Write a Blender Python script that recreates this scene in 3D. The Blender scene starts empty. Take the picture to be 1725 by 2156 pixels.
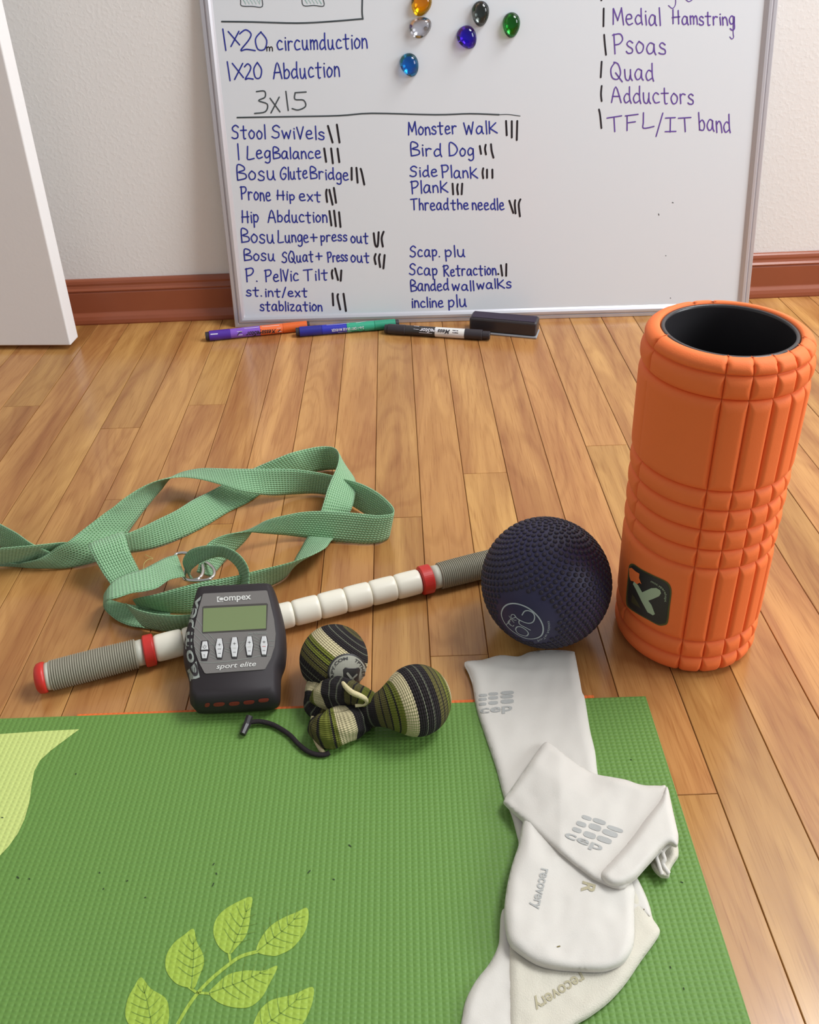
import bpy, bmesh, math, random
from mathutils import Vector, Matrix, noise
from mathutils.bvhtree import BVHTree
from mathutils.geometry import delaunay_2d_cdt
sc = bpy.context.scene
C = sc.collection
random.seed(7)

# ---------------------------------------------------------------- camera
F, CX, CY = 1869.54, 862.5, 854.43
PITCH, ROLL, H = 0.5007376, -0.0308377, 0.634271
FW = Vector((0, math.cos(PITCH), -math.sin(PITCH)))
UP0 = Vector((0, math.sin(PITCH), math.cos(PITCH)))
RT = (Vector((1, 0, 0))*math.cos(ROLL) + UP0*math.sin(ROLL))
UP = (-Vector((1, 0, 0))*math.sin(ROLL) + UP0*math.cos(ROLL))
CAM = Vector((0, 0, H))
cd = bpy.data.cameras.new('camera'); cam = bpy.data.objects.new('camera', cd); C.objects.link(cam)
cam.matrix_world = Matrix(((RT.x, UP.x, -FW.x, CAM.x), (RT.y, UP.y, -FW.y, CAM.y), (RT.z, UP.z, -FW.z, CAM.z), (0, 0, 0, 1)))
cd.sensor_fit = 'HORIZONTAL'; cd.sensor_width = 36; cd.lens = F/1725*36
cd.shift_y = -(1078-CY)/1725
cd.clip_start = 0.02
sc.camera = cam

# ---------------------------------------------------------------- light and exposure
w = bpy.data.worlds.new('room_ambient'); sc.world = w; w.use_nodes = True
w.node_tree.nodes['Background'].inputs[0].default_value = (0.92, 0.95, 1.0, 1)
w.node_tree.nodes['Background'].inputs[1].default_value = 0.40
def area(name, loc, target, sx, sy, power, col):
    l = bpy.data.lights.new(name, 'AREA'); l.shape = 'RECTANGLE'; l.size = sx; l.size_y = sy; l.energy = power; l.color = col
    o = bpy.data.objects.new(name, l); C.objects.link(o); o.location = loc
    o.rotation_euler = (Vector(target)-Vector(loc)).to_track_quat('-Z', 'Y').to_euler()
    return o
area('window_daylight', (3.59, -0.2, 1.75), (0.2, 0.9, 0.3), 1.6, 1.5, 85, (0.90, 0.96, 1.0))
area('overhead_fill', (1.25, 0.95, 2.2), (0.3, 1.05, 0.0), 0.9, 0.8, 46, (0.96, 0.98, 1.0))  # added soft fill from above for brighter tops and shorter shadows, no known fitting
vs = sc.view_settings
vs.view_transform = 'Standard'; vs.look = 'None'; vs.gamma = 1; vs.use_curve_mapping = False
vs.exposure = 0.0

# ---------------------------------------------------------------- helpers
def ray(px, py):
    return (FW + RT*((px-CX)/F) + UP*((CY-py)/F))
def G(px, py, z=0.0):
    d = ray(px, py); return CAM + d*((z-H)/d.z)
def onplane(px, py, P, N):
    d = ray(px, py); return CAM + d*((P-CAM).dot(N)/d.dot(N))
def depth(P): return (Vector(P)-CAM).dot(FW)
def lin(c):
    return tuple(((v/255)/12.92 if v/255 <= .04045 else ((v/255+.055)/1.055)**2.4) for v in c)
MATS = {}
def mat(name, col, rough=.5, spec=.5, metal=0, bump=None, sheen=0, coat=0, var=None):
    """col is sRGB 0-255. bump=(scale, strength, detail) noise ; var=(scale, amount)"""
    m = bpy.data.materials.new(name); m.use_nodes = True; nt = m.node_tree; b = nt.nodes['Principled BSDF']
    c = lin(col)
    b.inputs['Base Color'].default_value = (*c, 1); b.inputs['Roughness'].default_value = rough
    b.inputs['Specular IOR Level'].default_value = spec; b.inputs['Metallic'].default_value = metal
    if sheen: b.inputs['Sheen Weight'].default_value = sheen
    if coat: b.inputs['Coat Weight'].default_value = coat; b.inputs['Coat Roughness'].default_value = .15
    g = nt.nodes.new('ShaderNodeNewGeometry')
    if bump:
        n = nt.nodes.new('ShaderNodeTexNoise'); n.inputs['Scale'].default_value = bump[0]; n.inputs['Detail'].default_value = bump[2]
        nt.links.new(g.outputs['Position'], n.inputs['Vector'])
        bp = nt.nodes.new('ShaderNodeBump'); bp.inputs['Strength'].default_value = bump[1]; bp.inputs['Distance'].default_value = .001
        nt.links.new(n.outputs['Fac'], bp.inputs['Height']); nt.links.new(bp.outputs['Normal'], b.inputs['Normal'])
    if var:
        n = nt.nodes.new('ShaderNodeTexNoise'); n.inputs['Scale'].default_value = var[0]; n.inputs['Detail'].default_value = 4
        nt.links.new(g.outputs['Position'], n.inputs['Vector'])
        mx = nt.nodes.new('ShaderNodeMix'); mx.data_type = 'RGBA'
        a = var[1]
        mx.inputs[6].default_value = (*[v*(1-a) for v in c], 1); mx.inputs[7].default_value = (*[min(1, v*(1+a)) for v in c], 1)
        nt.links.new(n.outputs['Fac'], mx.inputs[0]); nt.links.new(mx.outputs[2], b.inputs['Base Color'])
    MATS[name] = m
    return m
BASE = {}
def root(name, loc, label, cat, group=None):
    o = bpy.data.objects.new(name, None); C.objects.link(o); o.location = loc; o.empty_display_size = .02
    o['label'] = label; o['category'] = cat
    if group: o['group'] = group
    BASE[o.name] = Vector(loc); return o
def mk(name, verts, faces, m, parent=None, smooth=False, uvs=None, origin=None, label=None, cat=None, kind=None, group=None):
    """verts in world space"""
    if parent is not None: org = BASE[parent.name]
    elif origin is not None: org = Vector(origin)
    else: org = Vector((0, 0, 0))
    me = bpy.data.meshes.new(name)
    me.from_pydata([tuple(Vector(v)-org) for v in verts], [], faces)
    me.validate(clean_customdata=False)
    if uvs and len(me.polygons) == len(faces):
        ul = me.uv_layers.new(name='UVMap')
        for p in me.polygons:
            for li in p.loop_indices: ul.data[li].uv = uvs[me.loops[li].vertex_index]
    me.materials.append(m)
    if smooth: me.shade_smooth()
    o = bpy.data.objects.new(name, me); C.objects.link(o)
    if parent is not None: o.parent = parent
    else: o.location = org
    BASE[o.name] = org
    if label: o['label'] = label
    if cat: o['category'] = cat
    if kind: o['kind'] = kind
    if group: o['group'] = group
    return o
def fixn(o):
    bm = bmesh.new(); bm.from_mesh(o.data); bmesh.ops.recalc_face_normals(bm, faces=bm.faces[:]); bm.to_mesh(o.data); bm.free()
def boxm(c, X, Y, Z, sx, sy, sz):
    """box centred at c with axes and full sizes"""
    v = []
    for k in (-.5, .5):
        for j in (-.5, .5):
            for i in (-.5, .5): v.append(Vector(c)+X*(i*sx)+Y*(j*sy)+Z*(k*sz))
    f = [(0, 2, 3, 1), (4, 5, 7, 6), (0, 1, 5, 4), (2, 6, 7, 3), (0, 4, 6, 2), (1, 3, 7, 5)]
    return v, f
def bevel(o, w, seg=2, ang=30):
    b = o.modifiers.new('bevel', 'BEVEL'); b.width = w; b.segments = seg; b.limit_method = 'ANGLE'; b.angle_limit = math.radians(ang)
def catmull(pts, n=6, closed=False):
    out = []; N = len(pts)
    if N < 3 and not closed:
        return [tuple(pts[0][k]+(pts[1][k]-pts[0][k])*i/n for k in range(len(pts[0]))) for i in range(n+1)] if N == 2 else pts
    rng = range(N) if closed else range(N-1)
    for i in rng:
        if closed: p = [pts[(i+k-1) % N] for k in range(4)]
        else: p = [pts[max(0, min(N-1, i+k-1))] for k in range(4)]
        for s in range(n):
            t = s/n
            out.append(tuple(.5*((2*p[1][k])+(-p[0][k]+p[2][k])*t+(2*p[0][k]-5*p[1][k]+4*p[2][k]-p[3][k])*t*t+(-p[0][k]+3*p[1][k]-3*p[2][k]+p[3][k])*t**3) for k in range(len(p[1]))))
    if not closed: out.append(tuple(pts[-1]))
    return out
def loft(rings, closed_ring=True, cap=True):
    v = []; f = []; n = len(rings[0])
    for r in rings: v += [Vector(p) for p in r]
    m = n if closed_ring else n-1
    for i in range(len(rings)-1):
        for j in range(m):
            a = i*n+j; b = i*n+(j+1) % n
            f.append((a, b, b+n, a+n))
    if cap:
        f.append(tuple(range(n-1, -1, -1))); f.append(tuple((len(rings)-1)*n+j for j in range(n)))
    return v, f
def revolve(P0, AX, prof, n=48, cap=True):
    """prof list of (t along axis, radius)"""
    AX = AX.normalized(); a = AX.orthogonal().normalized(); b = AX.cross(a)
    rings = [[P0+AX*t+(a*math.cos(2*math.pi*j/n)+b*math.sin(2*math.pi*j/n))*max(r, 1e-5) for j in range(n)] for t, r in prof]
    return loft(rings, True, cap)
def tube(pts, r, n=10, closed=False, rb=None):
    pts = [Vector(p) for p in pts]; N = len(pts); rings = []; prev = None
    for i, p in enumerate(pts):
        if closed: t = pts[(i+1) % N]-pts[i-1]
        else: t = pts[min(N-1, i+1)]-pts[max(0, i-1)]
        t.normalize()
        if prev is None: a = t.orthogonal().normalized()
        else: a = (prev-t*prev.dot(t)).normalized()
        prev = a; b = t.cross(a)
        rr = r[i] if isinstance(r, (list, tuple)) else r
        rings.append([p+(a*math.cos(2*math.pi*j/n)+b*math.sin(2*math.pi*j/n))*rr for j in range(n)])
    if closed: rings.append(rings[0])
    return loft(rings, True, not closed)
class Surf:
    """projects photo rays on a mesh or plane"""
    def __init__(s, P=None, N=None, tree=None): s.P = P; s.N = N; s.tree = tree
    def __call__(s, px, py):
        if s.tree is None: return onplane(px, py, s.P, s.N), s.N
        d = ray(px, py).normalized(); h = s.tree.ray_cast(CAM, d)
        if h[0] is None: return None, None
        n = h[1]
        if n.dot(d) > 0: n = -n
        return h[0], n
def treeof(*objs):
    vv = []; ff = []
    for o in objs:
        k = len(vv); mw = BASE[o.name]
        vv += [v.co+mw for v in o.data.vertices]; ff += [tuple(i+k for i in p.vertices) for p in o.data.polygons]
    return Surf(tree=BVHTree.FromPolygons(vv, ff))
def ink(name, lines, wpx, surf, m, parent, off=.0003, smooth=4, closed=False, label=None, taper=False):
    V = []; Fc = []
    for ln in lines:
        if len(ln) == 1: ln = [ln[0], (ln[0][0]+.6, ln[0][1]+.6)]
        p2 = catmull(ln, smooth, closed)
        if closed: p2 = p2+[p2[0]]
        pts = []
        for q in p2:
            P, N = surf(q[0], q[1])
            if P is None: continue
            if pts and (P-pts[-1][0]).length < 1e-6: continue
            pts.append((P+N*off, N))
        if len(pts) < 2: continue
        k = len(V)
        for i, (P, N) in enumerate(pts):
            t = pts[min(len(pts)-1, i+1)][0]-pts[max(0, i-1)][0]
            if t.length < 1e-9: t = Vector((1, 0, 0))
            s = t.cross(N).normalized(); hw = wpx*.5*depth(P)/F
            if taper: hw *= (1-.6*i/len(pts))
            V += [P+s*hw, P-s*hw]
        for i in range(len(pts)-1):
            a = k+2*i; Fc.append((a, a+1, a+3, a+2))
        if not closed:
            for (P, N) in (pts[0], pts[-1]):
                a = N.orthogonal().normalized(); b = N.cross(a); hw = wpx*.5*depth(P)/F*(1 if not taper else .6); kk = len(V)
                V += [P+N*.00002+(a*math.cos(j*math.pi/4)+b*math.sin(j*math.pi/4))*hw for j in range(8)]
                Fc.append(tuple(range(kk, kk+8)))
    if not V: return None
    return mk(name, V, Fc, m, parent, label=label)
def fillpoly(name, polys, surf, m, parent, off=.0003, step=None, label=None):
    """flat printed areas given as photo outlines, laid on surf"""
    V = []; Fc = []
    for poly in polys:
        n = len(poly); pts = [Vector((p[0], p[1])) for p in poly]
        if step:
            x0 = min(p.x for p in pts); x1 = max(p.x for p in pts); y0 = min(p.y for p in pts); y1 = max(p.y for p in pts)
            ex = []; y = y0+step*.5
            while y < y1:
                x = x0+step*.5
                while x < x1:
                    if inside(x, y, poly): ex.append(Vector((x, y)))
                    x += step
                y += step
        else: ex = []
        r = delaunay_2d_cdt(pts+ex, [(i, (i+1) % n) for i in range(n)], [], 1, 1e-5)
        k = len(V); mp = {}
        for i, v in enumerate(r[0]):
            P, N = surf(v.x, v.y)
            if P is None: continue
            mp[i] = len(V); V.append(P+N*off)
        for f in r[2]:
            if all(i in mp for i in f):
                Fc.append(tuple(mp[i] for i in f))
    if not Fc: return None
    return mk(name, V, Fc, m, parent, label=label)
def inside(x, y, poly):
    c = False; n = len(poly); j = n-1
    for i in range(n):
        xi, yi = poly[i][:2]; xj, yj = poly[j][:2]
        if (yi > y) != (yj > y) and x < (xj-xi)*(y-yi)/(yj-yi)+xi: c = not c
        j = i
    return c
def bdist(x, y, poly):
    d = 1e9; n = len(poly)
    for i in range(n):
        ax, ay = poly[i][:2]; bx, by = poly[(i+1) % n][:2]; vx = bx-ax; vy = by-ay
        L = vx*vx+vy*vy
        t = 0 if L == 0 else max(0, min(1, ((x-ax)*vx+(y-ay)*vy)/L))
        q = (ax+t*vx-x)**2+(ay+t*vy-y)**2
        if q < d: d = q
    return math.sqrt(d)
_tc = {}
def textmesh(s, shear=0, bold=0):
    key = (s, shear, bold)
    if key in _tc: return _tc[key]
    cu = bpy.data.curves.new('txt', 'FONT'); cu.body = s; cu.shear = shear; cu.offset = bold; cu.resolution_u = 3
    o = bpy.data.objects.new('txt', cu); C.objects.link(o)
    dg = bpy.context.evaluated_depsgraph_get(); ev = o.evaluated_get(dg); me = ev.to_mesh()
    vs_ = [(v.co.x, v.co.y) for v in me.vertices]; fs = [tuple(p.vertices) for p in me.polygons]
    ev.to_mesh_clear(); bpy.data.objects.remove(o); bpy.data.curves.remove(cu)
    x0 = min(v[0] for v in vs_); x1 = max(v[0] for v in vs_)
    vs_ = [((v[0]-x0)/(x1-x0), v[1]/.69) for v in vs_]
    _tc[key] = (vs_, fs); return _tc[key]
def label_text(name, s, fn, surf, m, parent, off=.0004, shear=0, bold=0, label=None):
    """fn maps (u along the line 0..1, v height 0..1) to a photo point"""
    vv, ff = textmesh(s, shear, bold); V = []; mp = {}
    for i, (a, b) in enumerate(vv):
        P, N = surf(*fn(a, b))
        if P is None: continue
        mp[i] = len(V); V.append(P+N*off)
    Fc = [tuple(mp[i] for i in f) for f in ff if all(i in mp for i in f)]
    if not Fc: return None
    return mk(name, V, Fc, m, parent, label=label)
def aff(p0, p1, h):
    """line from p0 to p1 with letter height vector h"""
    return lambda a, b: (p0[0]+(p1[0]-p0[0])*a+h[0]*b, p0[1]+(p1[1]-p0[1])*a+h[1]*b)
# ---------------------------------------------------------------- materials of the room
def wood_floor():
    m = bpy.data.materials.new('oak_floor'); m.use_nodes = True; nt = m.node_tree; N = nt.nodes; L = nt.links; b = N['Principled BSDF']
    g = N.new('ShaderNodeNewGeometry'); oi = N.new('ShaderNodeObjectInfo')
    cb = N.new('ShaderNodeCombineXYZ')
    mu = N.new('ShaderNodeMath'); mu.operation = 'MULTIPLY'; mu.inputs[1].default_value = 37.0; L.new(oi.outputs['Random'], mu.inputs[0])
    L.new(mu.outputs[0], cb.inputs[0]); L.new(mu.outputs[0], cb.inputs[1]); L.new(mu.outputs[0], cb.inputs[2])
    ad = N.new('ShaderNodeVectorMath'); ad.operation = 'ADD'; L.new(g.outputs['Position'], ad.inputs[0]); L.new(cb.outputs[0], ad.inputs[1])
    mp = N.new('ShaderNodeMapping'); mp.inputs['Scale'].default_value = (26, 2.2, 26); L.new(ad.outputs[0], mp.inputs['Vector'])
    n1 = N.new('ShaderNodeTexNoise'); n1.inputs['Scale'].default_value = 1.0; n1.inputs['Detail'].default_value = 6; n1.inputs['Distortion'].default_value = .8; L.new(mp.outputs[0], n1.inputs['Vector'])
    # cathedral rings: bands of a smooth noise field
    mp3 = N.new('ShaderNodeMapping'); mp3.inputs['Scale'].default_value = (11, 1.9, 11); L.new(ad.outputs[0], mp3.inputs['Vector'])
    n3 = N.new('ShaderNodeTexNoise'); n3.inputs['Scale'].default_value = 1.0; n3.inputs['Detail'].default_value = 1.5; L.new(mp3.outputs[0], n3.inputs['Vector'])
    m3 = N.new('ShaderNodeMath'); m3.operation = 'MULTIPLY'; m3.inputs[1].default_value = 95; L.new(n3.outputs['Fac'], m3.inputs[0])
    s3 = N.new('ShaderNodeMath'); s3.operation = 'SINE'; L.new(m3.outputs[0], s3.inputs[0])
    p3 = N.new('ShaderNodeMapRange'); p3.inputs[1].default_value = .2; p3.inputs[2].default_value = 1; L.new(s3.outputs[0], p3.inputs[0])
    mp2 = N.new('ShaderNodeMapping'); mp2.inputs['Scale'].default_value = (700, 22, 700); L.new(ad.outputs[0], mp2.inputs['Vector'])
    n2 = N.new('ShaderNodeTexNoise'); n2.inputs['Scale'].default_value = 1.0; n2.inputs['Detail'].default_value = 2; L.new(mp2.outputs[0], n2.inputs['Vector'])
    r1 = N.new('ShaderNodeValToRGB'); r1.color_ramp.elements[0].position = .3; r1.color_ramp.elements[1].position = .72
    r1.color_ramp.elements[0].color = (*lin((154, 100, 55)), 1); r1.color_ramp.elements[1].color = (*lin((203, 153, 90)), 1)
    L.new(n1.outputs['Fac'], r1.inputs[0])
    # rings darken
    mx = N.new('ShaderNodeMix'); mx.data_type = 'RGBA'; mx.blend_type = 'MULTIPLY'
    f1 = N.new('ShaderNodeMath'); f1.operation = 'MULTIPLY'; f1.inputs[1].default_value = .20; L.new(p3.outputs[0], f1.inputs[0])
    L.new(f1.outputs[0], mx.inputs[0]); L.new(r1.outputs[0], mx.inputs[6]); mx.inputs[7].default_value = (.52, .36, .22, 1)
    # fine pores
    mx2 = N.new('ShaderNodeMix'); mx2.data_type = 'RGBA'; mx2.blend_type = 'MULTIPLY'
    rr = N.new('ShaderNodeMapRange'); rr.inputs[1].default_value = .52; rr.inputs[2].default_value = .75; rr.inputs[3].default_value = 0; rr.inputs[4].default_value = .45
    L.new(n2.outputs['Fac'], rr.inputs[0]); L.new(rr.outputs[0], mx2.inputs[0]); L.new(mx.outputs[2], mx2.inputs[6]); mx2.inputs[7].default_value = (.55, .38, .25, 1)
    # tone of each plank
    hs = N.new('ShaderNodeHueSaturation'); mr = N.new('ShaderNodeMapRange'); mr.inputs[3].default_value = .88; mr.inputs[4].default_value = 1.08
    m7 = N.new('ShaderNodeMath'); m7.operation = 'MULTIPLY'; m7.inputs[1].default_value = 7.31; L.new(oi.outputs['Random'], m7.inputs[0])
    fr = N.new('ShaderNodeMath'); fr.operation = 'FRACT'; L.new(m7.outputs[0], fr.inputs[0])
    L.new(fr.outputs[0], mr.inputs[0]); L.new(mr.outputs[0], hs.inputs['Value'])
    mh = N.new('ShaderNodeMapRange'); mh.inputs[3].default_value = .495; mh.inputs[4].default_value = .506; L.new(oi.outputs['Random'], mh.inputs[0]); L.new(mh.outputs[0], hs.inputs['Hue'])
    L.new(mx2.outputs[2], hs.inputs['Color']); L.new(hs.outputs[0], b.inputs['Base Color'])
    b.inputs['Roughness'].default_value = .21; b.inputs['Specular IOR Level'].default_value = .5
    bp = N.new('ShaderNodeBump'); bp.inputs['Strength'].default_value = .12; bp.inputs['Distance'].default_value = .0006
    L.new(n1.outputs['Fac'], bp.inputs['Height']); L.new(bp.outputs[0], b.inputs['Normal'])
    return m
M_floor = wood_floor()
M_gap = mat('subfloor_brown', (170, 98, 60), .7, .2)  # reddish brown subfloor, its own colour showing in the plank seams
def wall_mat():
    m = bpy.data.materials.new('orange_peel_wall_paint'); m.use_nodes = True; nt = m.node_tree; N = nt.nodes; L = nt.links; b = N['Principled BSDF']
    b.inputs['Base Color'].default_value = (*lin((236, 234, 231)), 1); b.inputs['Roughness'].default_value = .7; b.inputs['Specular IOR Level'].default_value = .25
    g = N.new('ShaderNodeNewGeometry'); n = N.new('ShaderNodeTexNoise'); n.inputs['Scale'].default_value = 170; n.inputs['Detail'].default_value = 3; L.new(g.outputs['Position'], n.inputs['Vector'])
    mr = N.new('ShaderNodeMapRange'); mr.inputs[1].default_value = .45; mr.inputs[2].default_value = .8; L.new(n.outputs['Fac'], mr.inputs[0])
    bp = N.new('ShaderNodeBump'); bp.inputs['Strength'].default_value = .22; bp.inputs['Distance'].default_value = .001; L.new(mr.outputs[0], bp.inputs['Height']); L.new(bp.outputs[0], b.inputs['Normal'])
    return m
M_wall = wall_mat()
M_trim = mat('stained_wood_baseboard', (150, 82, 55), .32, .5, bump=(60, .1, 3), var=(9, .18))
M_door = mat('white_door_paint', (234, 232, 231), .5, .4, bump=(160, .12, 2))
M_ceil = mat('ceiling_paint', (225, 222, 216), .8, .2)

# ---------------------------------------------------------------- floor and planks
YAW = 0.00856916; X0 = -0.15323137; PW = .05715
ACR = Vector((math.cos(YAW), math.sin(YAW), 0)); ALG = Vector((-math.sin(YAW), math.cos(YAW), 0))
def fl(k, a): return ACR*(X0+k*PW)+ALG*a
floor = mk('floor', [(-2.42, -1.2, -.0015), (3.58, -1.2, -.0015), (3.58, 1.62, -.0015), (-2.42, 1.60, -.006)], [(0, 1, 2, 3)], M_gap, kind='structure')
joints = {-8: [(50, 855)], -5: [(262, 901)], -4: [(240, 1052)], -3: [(435, 852)], -2: [(468, 1103)], 2: [(858, 1089)], 3: [(965, 1380)], 4: [(1020, 996)], 6: [(1470, 1672)], 7: [(1265, 938)], 9: [(1345, 807)]}
rnd = random.Random(3)
YB, YF = 1.60, -.45
for k in range(-38, 64):
    cuts = [YB]
    if k in joints:
        for q in joints[k]: cuts.append(G(*q).dot(ALG))
    else:
        if -9 <= k <= 12: cuts.append(rnd.choice([.33, .18, .1]) if k > -3 and k < 6 else (rnd.uniform(-.05, .25)))
        else: cuts.append(YF+.1)
    while cuts[-1] > YF+.7: cuts.append(cuts[-1]-rnd.uniform(.65, .95))
    cuts.append(YF)
    cuts = sorted(set(cuts), reverse=True)
    for a1, a0 in zip(cuts[:-1], cuts[1:]):
        if a1-a0 < .02: continue
        g = .00035; bv = .0005; dz = rnd.uniform(-.00012, .00012)
        c = [fl(k, a0), fl(k+1, a0), fl(k+1, a1), fl(k, a1)]
        def sh(i, e, z):
            sx = (1, -1, -1, 1)[i]; sy = (1, 1, -1, -1)[i]
            return c[i]+ACR*(sx*e)+ALG*(sy*e*.8)+Vector((0, 0, z))
        v = [sh(i, g+bv, dz) for i in range(4)]+[sh(i, g, dz-.0005) for i in range(4)]+[sh(i, g, -.0014) for i in range(4)]
        f = [(0, 1, 2, 3)]+[(4+i, 4+(i+1) % 4, (i+1) % 4, i) for i in range(4)]+[(8+i, 8+(i+1) % 4, 4+(i+1) % 4, 4+i) for i in range(4)]
        mk('plank', v, f, M_floor, floor)

# ---------------------------------------------------------------- back wall, baseboard
WA = G(163, 683); WB = G(1725, 621)
WX = (WB-WA); WX.z = 0; WX.normalize(); WN = Vector((WX.y, -WX.x, 0))   # WN points to the room
BBT = .013
W0 = WA-WN*BBT    # wall plane point
def wallpt(s, n, z): return W0+WX*s+WN*n+Vector((0, 0, z))
mk('wall_back', [wallpt(-2.0, 0, 0), wallpt(4.15, 0, 0), wallpt(4.15, 0, 2.4), wallpt(-2.0, 0, 2.4), wallpt(-2.0, -.1, 0), wallpt(4.15, -.1, 0), wallpt(4.15, -.1, 2.4), wallpt(-2.0, -.1, 2.4)],
   [(0, 1, 2, 3), (5, 4, 7, 6), (3, 2, 6, 7), (1, 0, 4, 5), (0, 3, 7, 4), (1, 5, 6, 2)], M_wall, kind='structure')
prof = [(0.0, 0.0), (.0190, 0.0), (.0200, .003), (.0195, .009), (.0175, .015), (.0145, .019), (.0135, .0205), (.0130, .022), (.0130, .058), (.0118, .0605), (.0135, .062), (.0138, .064), (.0100, .067), (.0085, .071), (.0088, .075), (.0075, .0795), (.0050, .082), (0.0, .0825)]
ns = len(prof)
sh_ = [(wallpt(s, (d if i < 0 else d), z)) for i, s in enumerate((-1.79, 4.14)) for d, z in prof]
# front of the quarter-round stands where the photo shows the floor line
sh_ = [p-WN*.006 if False else p for p in sh_]
fc = [(j, ns+j, ns+j+1, j+1) for j in range(ns-1)]+[tuple(range(ns)), tuple(range(2*ns-1, ns-1, -1))]
bb = mk('baseboard_back', sh_, fc, M_trim, kind='structure'); fixn(bb)
# right wall with the window that lights the room (outside the frame)
xr = 3.55
def wr(y, z, x=xr): return Vector((x, y, z))
oy0, oy1, oz0, oz1 = -1.02, .62, .98, 2.50
wv = [wr(-1.2, 0), wr(1.60, 0), wr(1.60, 2.7), wr(-1.2, 2.7), wr(oy0, oz0), wr(oy1, oz0), wr(oy1, oz1), wr(oy0, oz1)]
mk('wall_right', wv, [(0, 4, 5, 1), (1, 5, 6, 2), (2, 6, 7, 3), (3, 7, 4, 0)], M_wall, kind='structure')
fv = []; ff = []
for (a, b_, c_, d_) in ((oy0, oy1, oz0, oz0+.05), (oy0, oy1, oz1-.05, oz1), (oy0, oy0+.05, oz0+.05, oz1-.05), (oy1-.05, oy1, oz0+.05, oz1-.05)):
    v, f = boxm(Vector((xr+.02, (a+b_)/2, (c_+d_)/2)), Vector((1, 0, 0)), Vector((0, 1, 0)), Vector((0, 0, 1)), .04, b_-a, d_-c_)
    ff += [tuple(i+len(fv) for i in q) for q in f]; fv += v
mk('window_1', fv, ff, M_door, kind='structure')
mk('wall_left', [(-2.4, -1.2, 0), (-2.4, 1.52, 0), (-2.4, 1.52, 2.4), (-2.4, -1.2, 2.4)], [(3, 2, 1, 0)], M_wall, kind='structure')

# ---------------------------------------------------------------- door leaf at the left
D0 = G(149.2, 727.6, .008); D1 = G(-60, 728.4, .008)
dx = (D0-D1); dx.z = 0; dx.normalize(); dn = Vector((dx.y, -dx.x, 0))
DC = D0-dx*.36-dn*.0175+Vector((0, 0, 1.0))
v, f = boxm(DC, dx, dn, Vector((0, 0, 1)), .72, .035, 2.0)
dr = mk('door_1', v, f, M_door, kind='structure'); bevel(dr, .0025, 3)

# ---------------------------------------------------------------- whiteboard
M_alu = mat('satin_aluminium', (205, 203, 208), .38, .5, metal=.55)
M_enamel = mat('white_dry_erase_enamel', (224, 229, 234), .22, .5)
M_blue = mat('blue_marker_ink', (46, 56, 150), .5, .3, var=(55, .35))
M_purple = mat('purple_marker_ink', (104, 76, 158), .5, .3, var=(55, .3))
M_ink = mat('black_marker_ink', (38, 34, 40), .5, .3)
M_gink = mat('worn_black_marker_ink', (72, 80, 84), .5, .3)
M_teal = mat('teal_marker_ink', (140, 190, 180), .5, .3)
BL = G(497, 690); BR = G(1371, 665.5)
bx = (BR-BL).normalized(); LEAN = math.radians(5.0)
bback = Vector((-bx.y, bx.x, 0))                       # towards the wall
bu = Vector((0, 0, 1))*math.cos(LEAN)+bback*math.sin(LEAN)
bn = bx.cross(bu).normalized()
if bn.y > 0: bn = -bn
BS = Surf(P=BL, N=bn)                                   # frame front plane
def bst(P): return ((P-BL).dot(bx), (P-BL).dot(bu))
def line(p, q):
    a = bst(onplane(*p, BL, bn)); b = bst(onplane(*q, BL, bn)); return a, b
def sAt(l, t): (a, b) = l; return a[0]+(b[0]-a[0])*(t-a[1])/(b[1]-a[1])
LL = line((419, 0), (495, 687)); RL = line((1640, 0), (1578, 631))
TT = .575
cor = [(sAt(LL, 0), 0), (sAt(RL, 0), 0), (sAt(RL, TT), TT), (sAt(LL, TT), TT)]
board = root('whiteboard', BL+bx*.47, 'white dry-erase board with exercise lists leaning on the wall', 'whiteboard')
def bp(s, t, n=0): return BL+bx*s+bu*t+bn*n
PN = -.0035                                              # panel sits behind the frame front
pan = [bp(s, t, PN) for s, t in cor]+[bp(s, t, -.012) for s, t in cor]
mk('writing_surface', pan, [(0, 1, 2, 3), (7, 6, 5, 4), (0, 4, 5, 1), (1, 5, 6, 2), (2, 6, 7, 3), (3, 7, 4, 0)], M_enamel, board)
PS = Surf(P=BL+bn*PN, N=bn)
rp = [(0, -.0135), (0, -.0012), (.0012, -.0002), (.0060, 0), (.0072, -.0012), (.0080, 0), (.0100, .0018), (.0140, .0018), (.0175, -.0005), (.0200, -.0034), (.0200, -.0135)]
cc = Vector(((cor[0][0]+cor[1][0])/2, TT/2, 0))
def railpt(i, d, n):
    # corner i of the board moved inwards by d in both directions
    s, t = cor[i]; return bp(s+(d if i in (0, 3) else -d), t+(d if i in (0, 1) else -d), n)
for i, nm in ((0, 'bottom'), (1, 'right'), (2, 'top'), (3, 'left')):
    j = (i+1) % 4
    v = [railpt(i, d, n) for d, n in rp]+[railpt(j, d, n) for d, n in rp]; n_ = len(rp)
    f = [(k, n_+k, n_+k+1, k+1) for k in range(n_-1)]+[(n_-1, 2*n_-1, n_, 0), tuple(range(n_)), tuple(range(2*n_-1, n_-1, -1))]
    r_ = mk('frame_rail', v, f, M_alu, board); fixn(r_)

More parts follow.
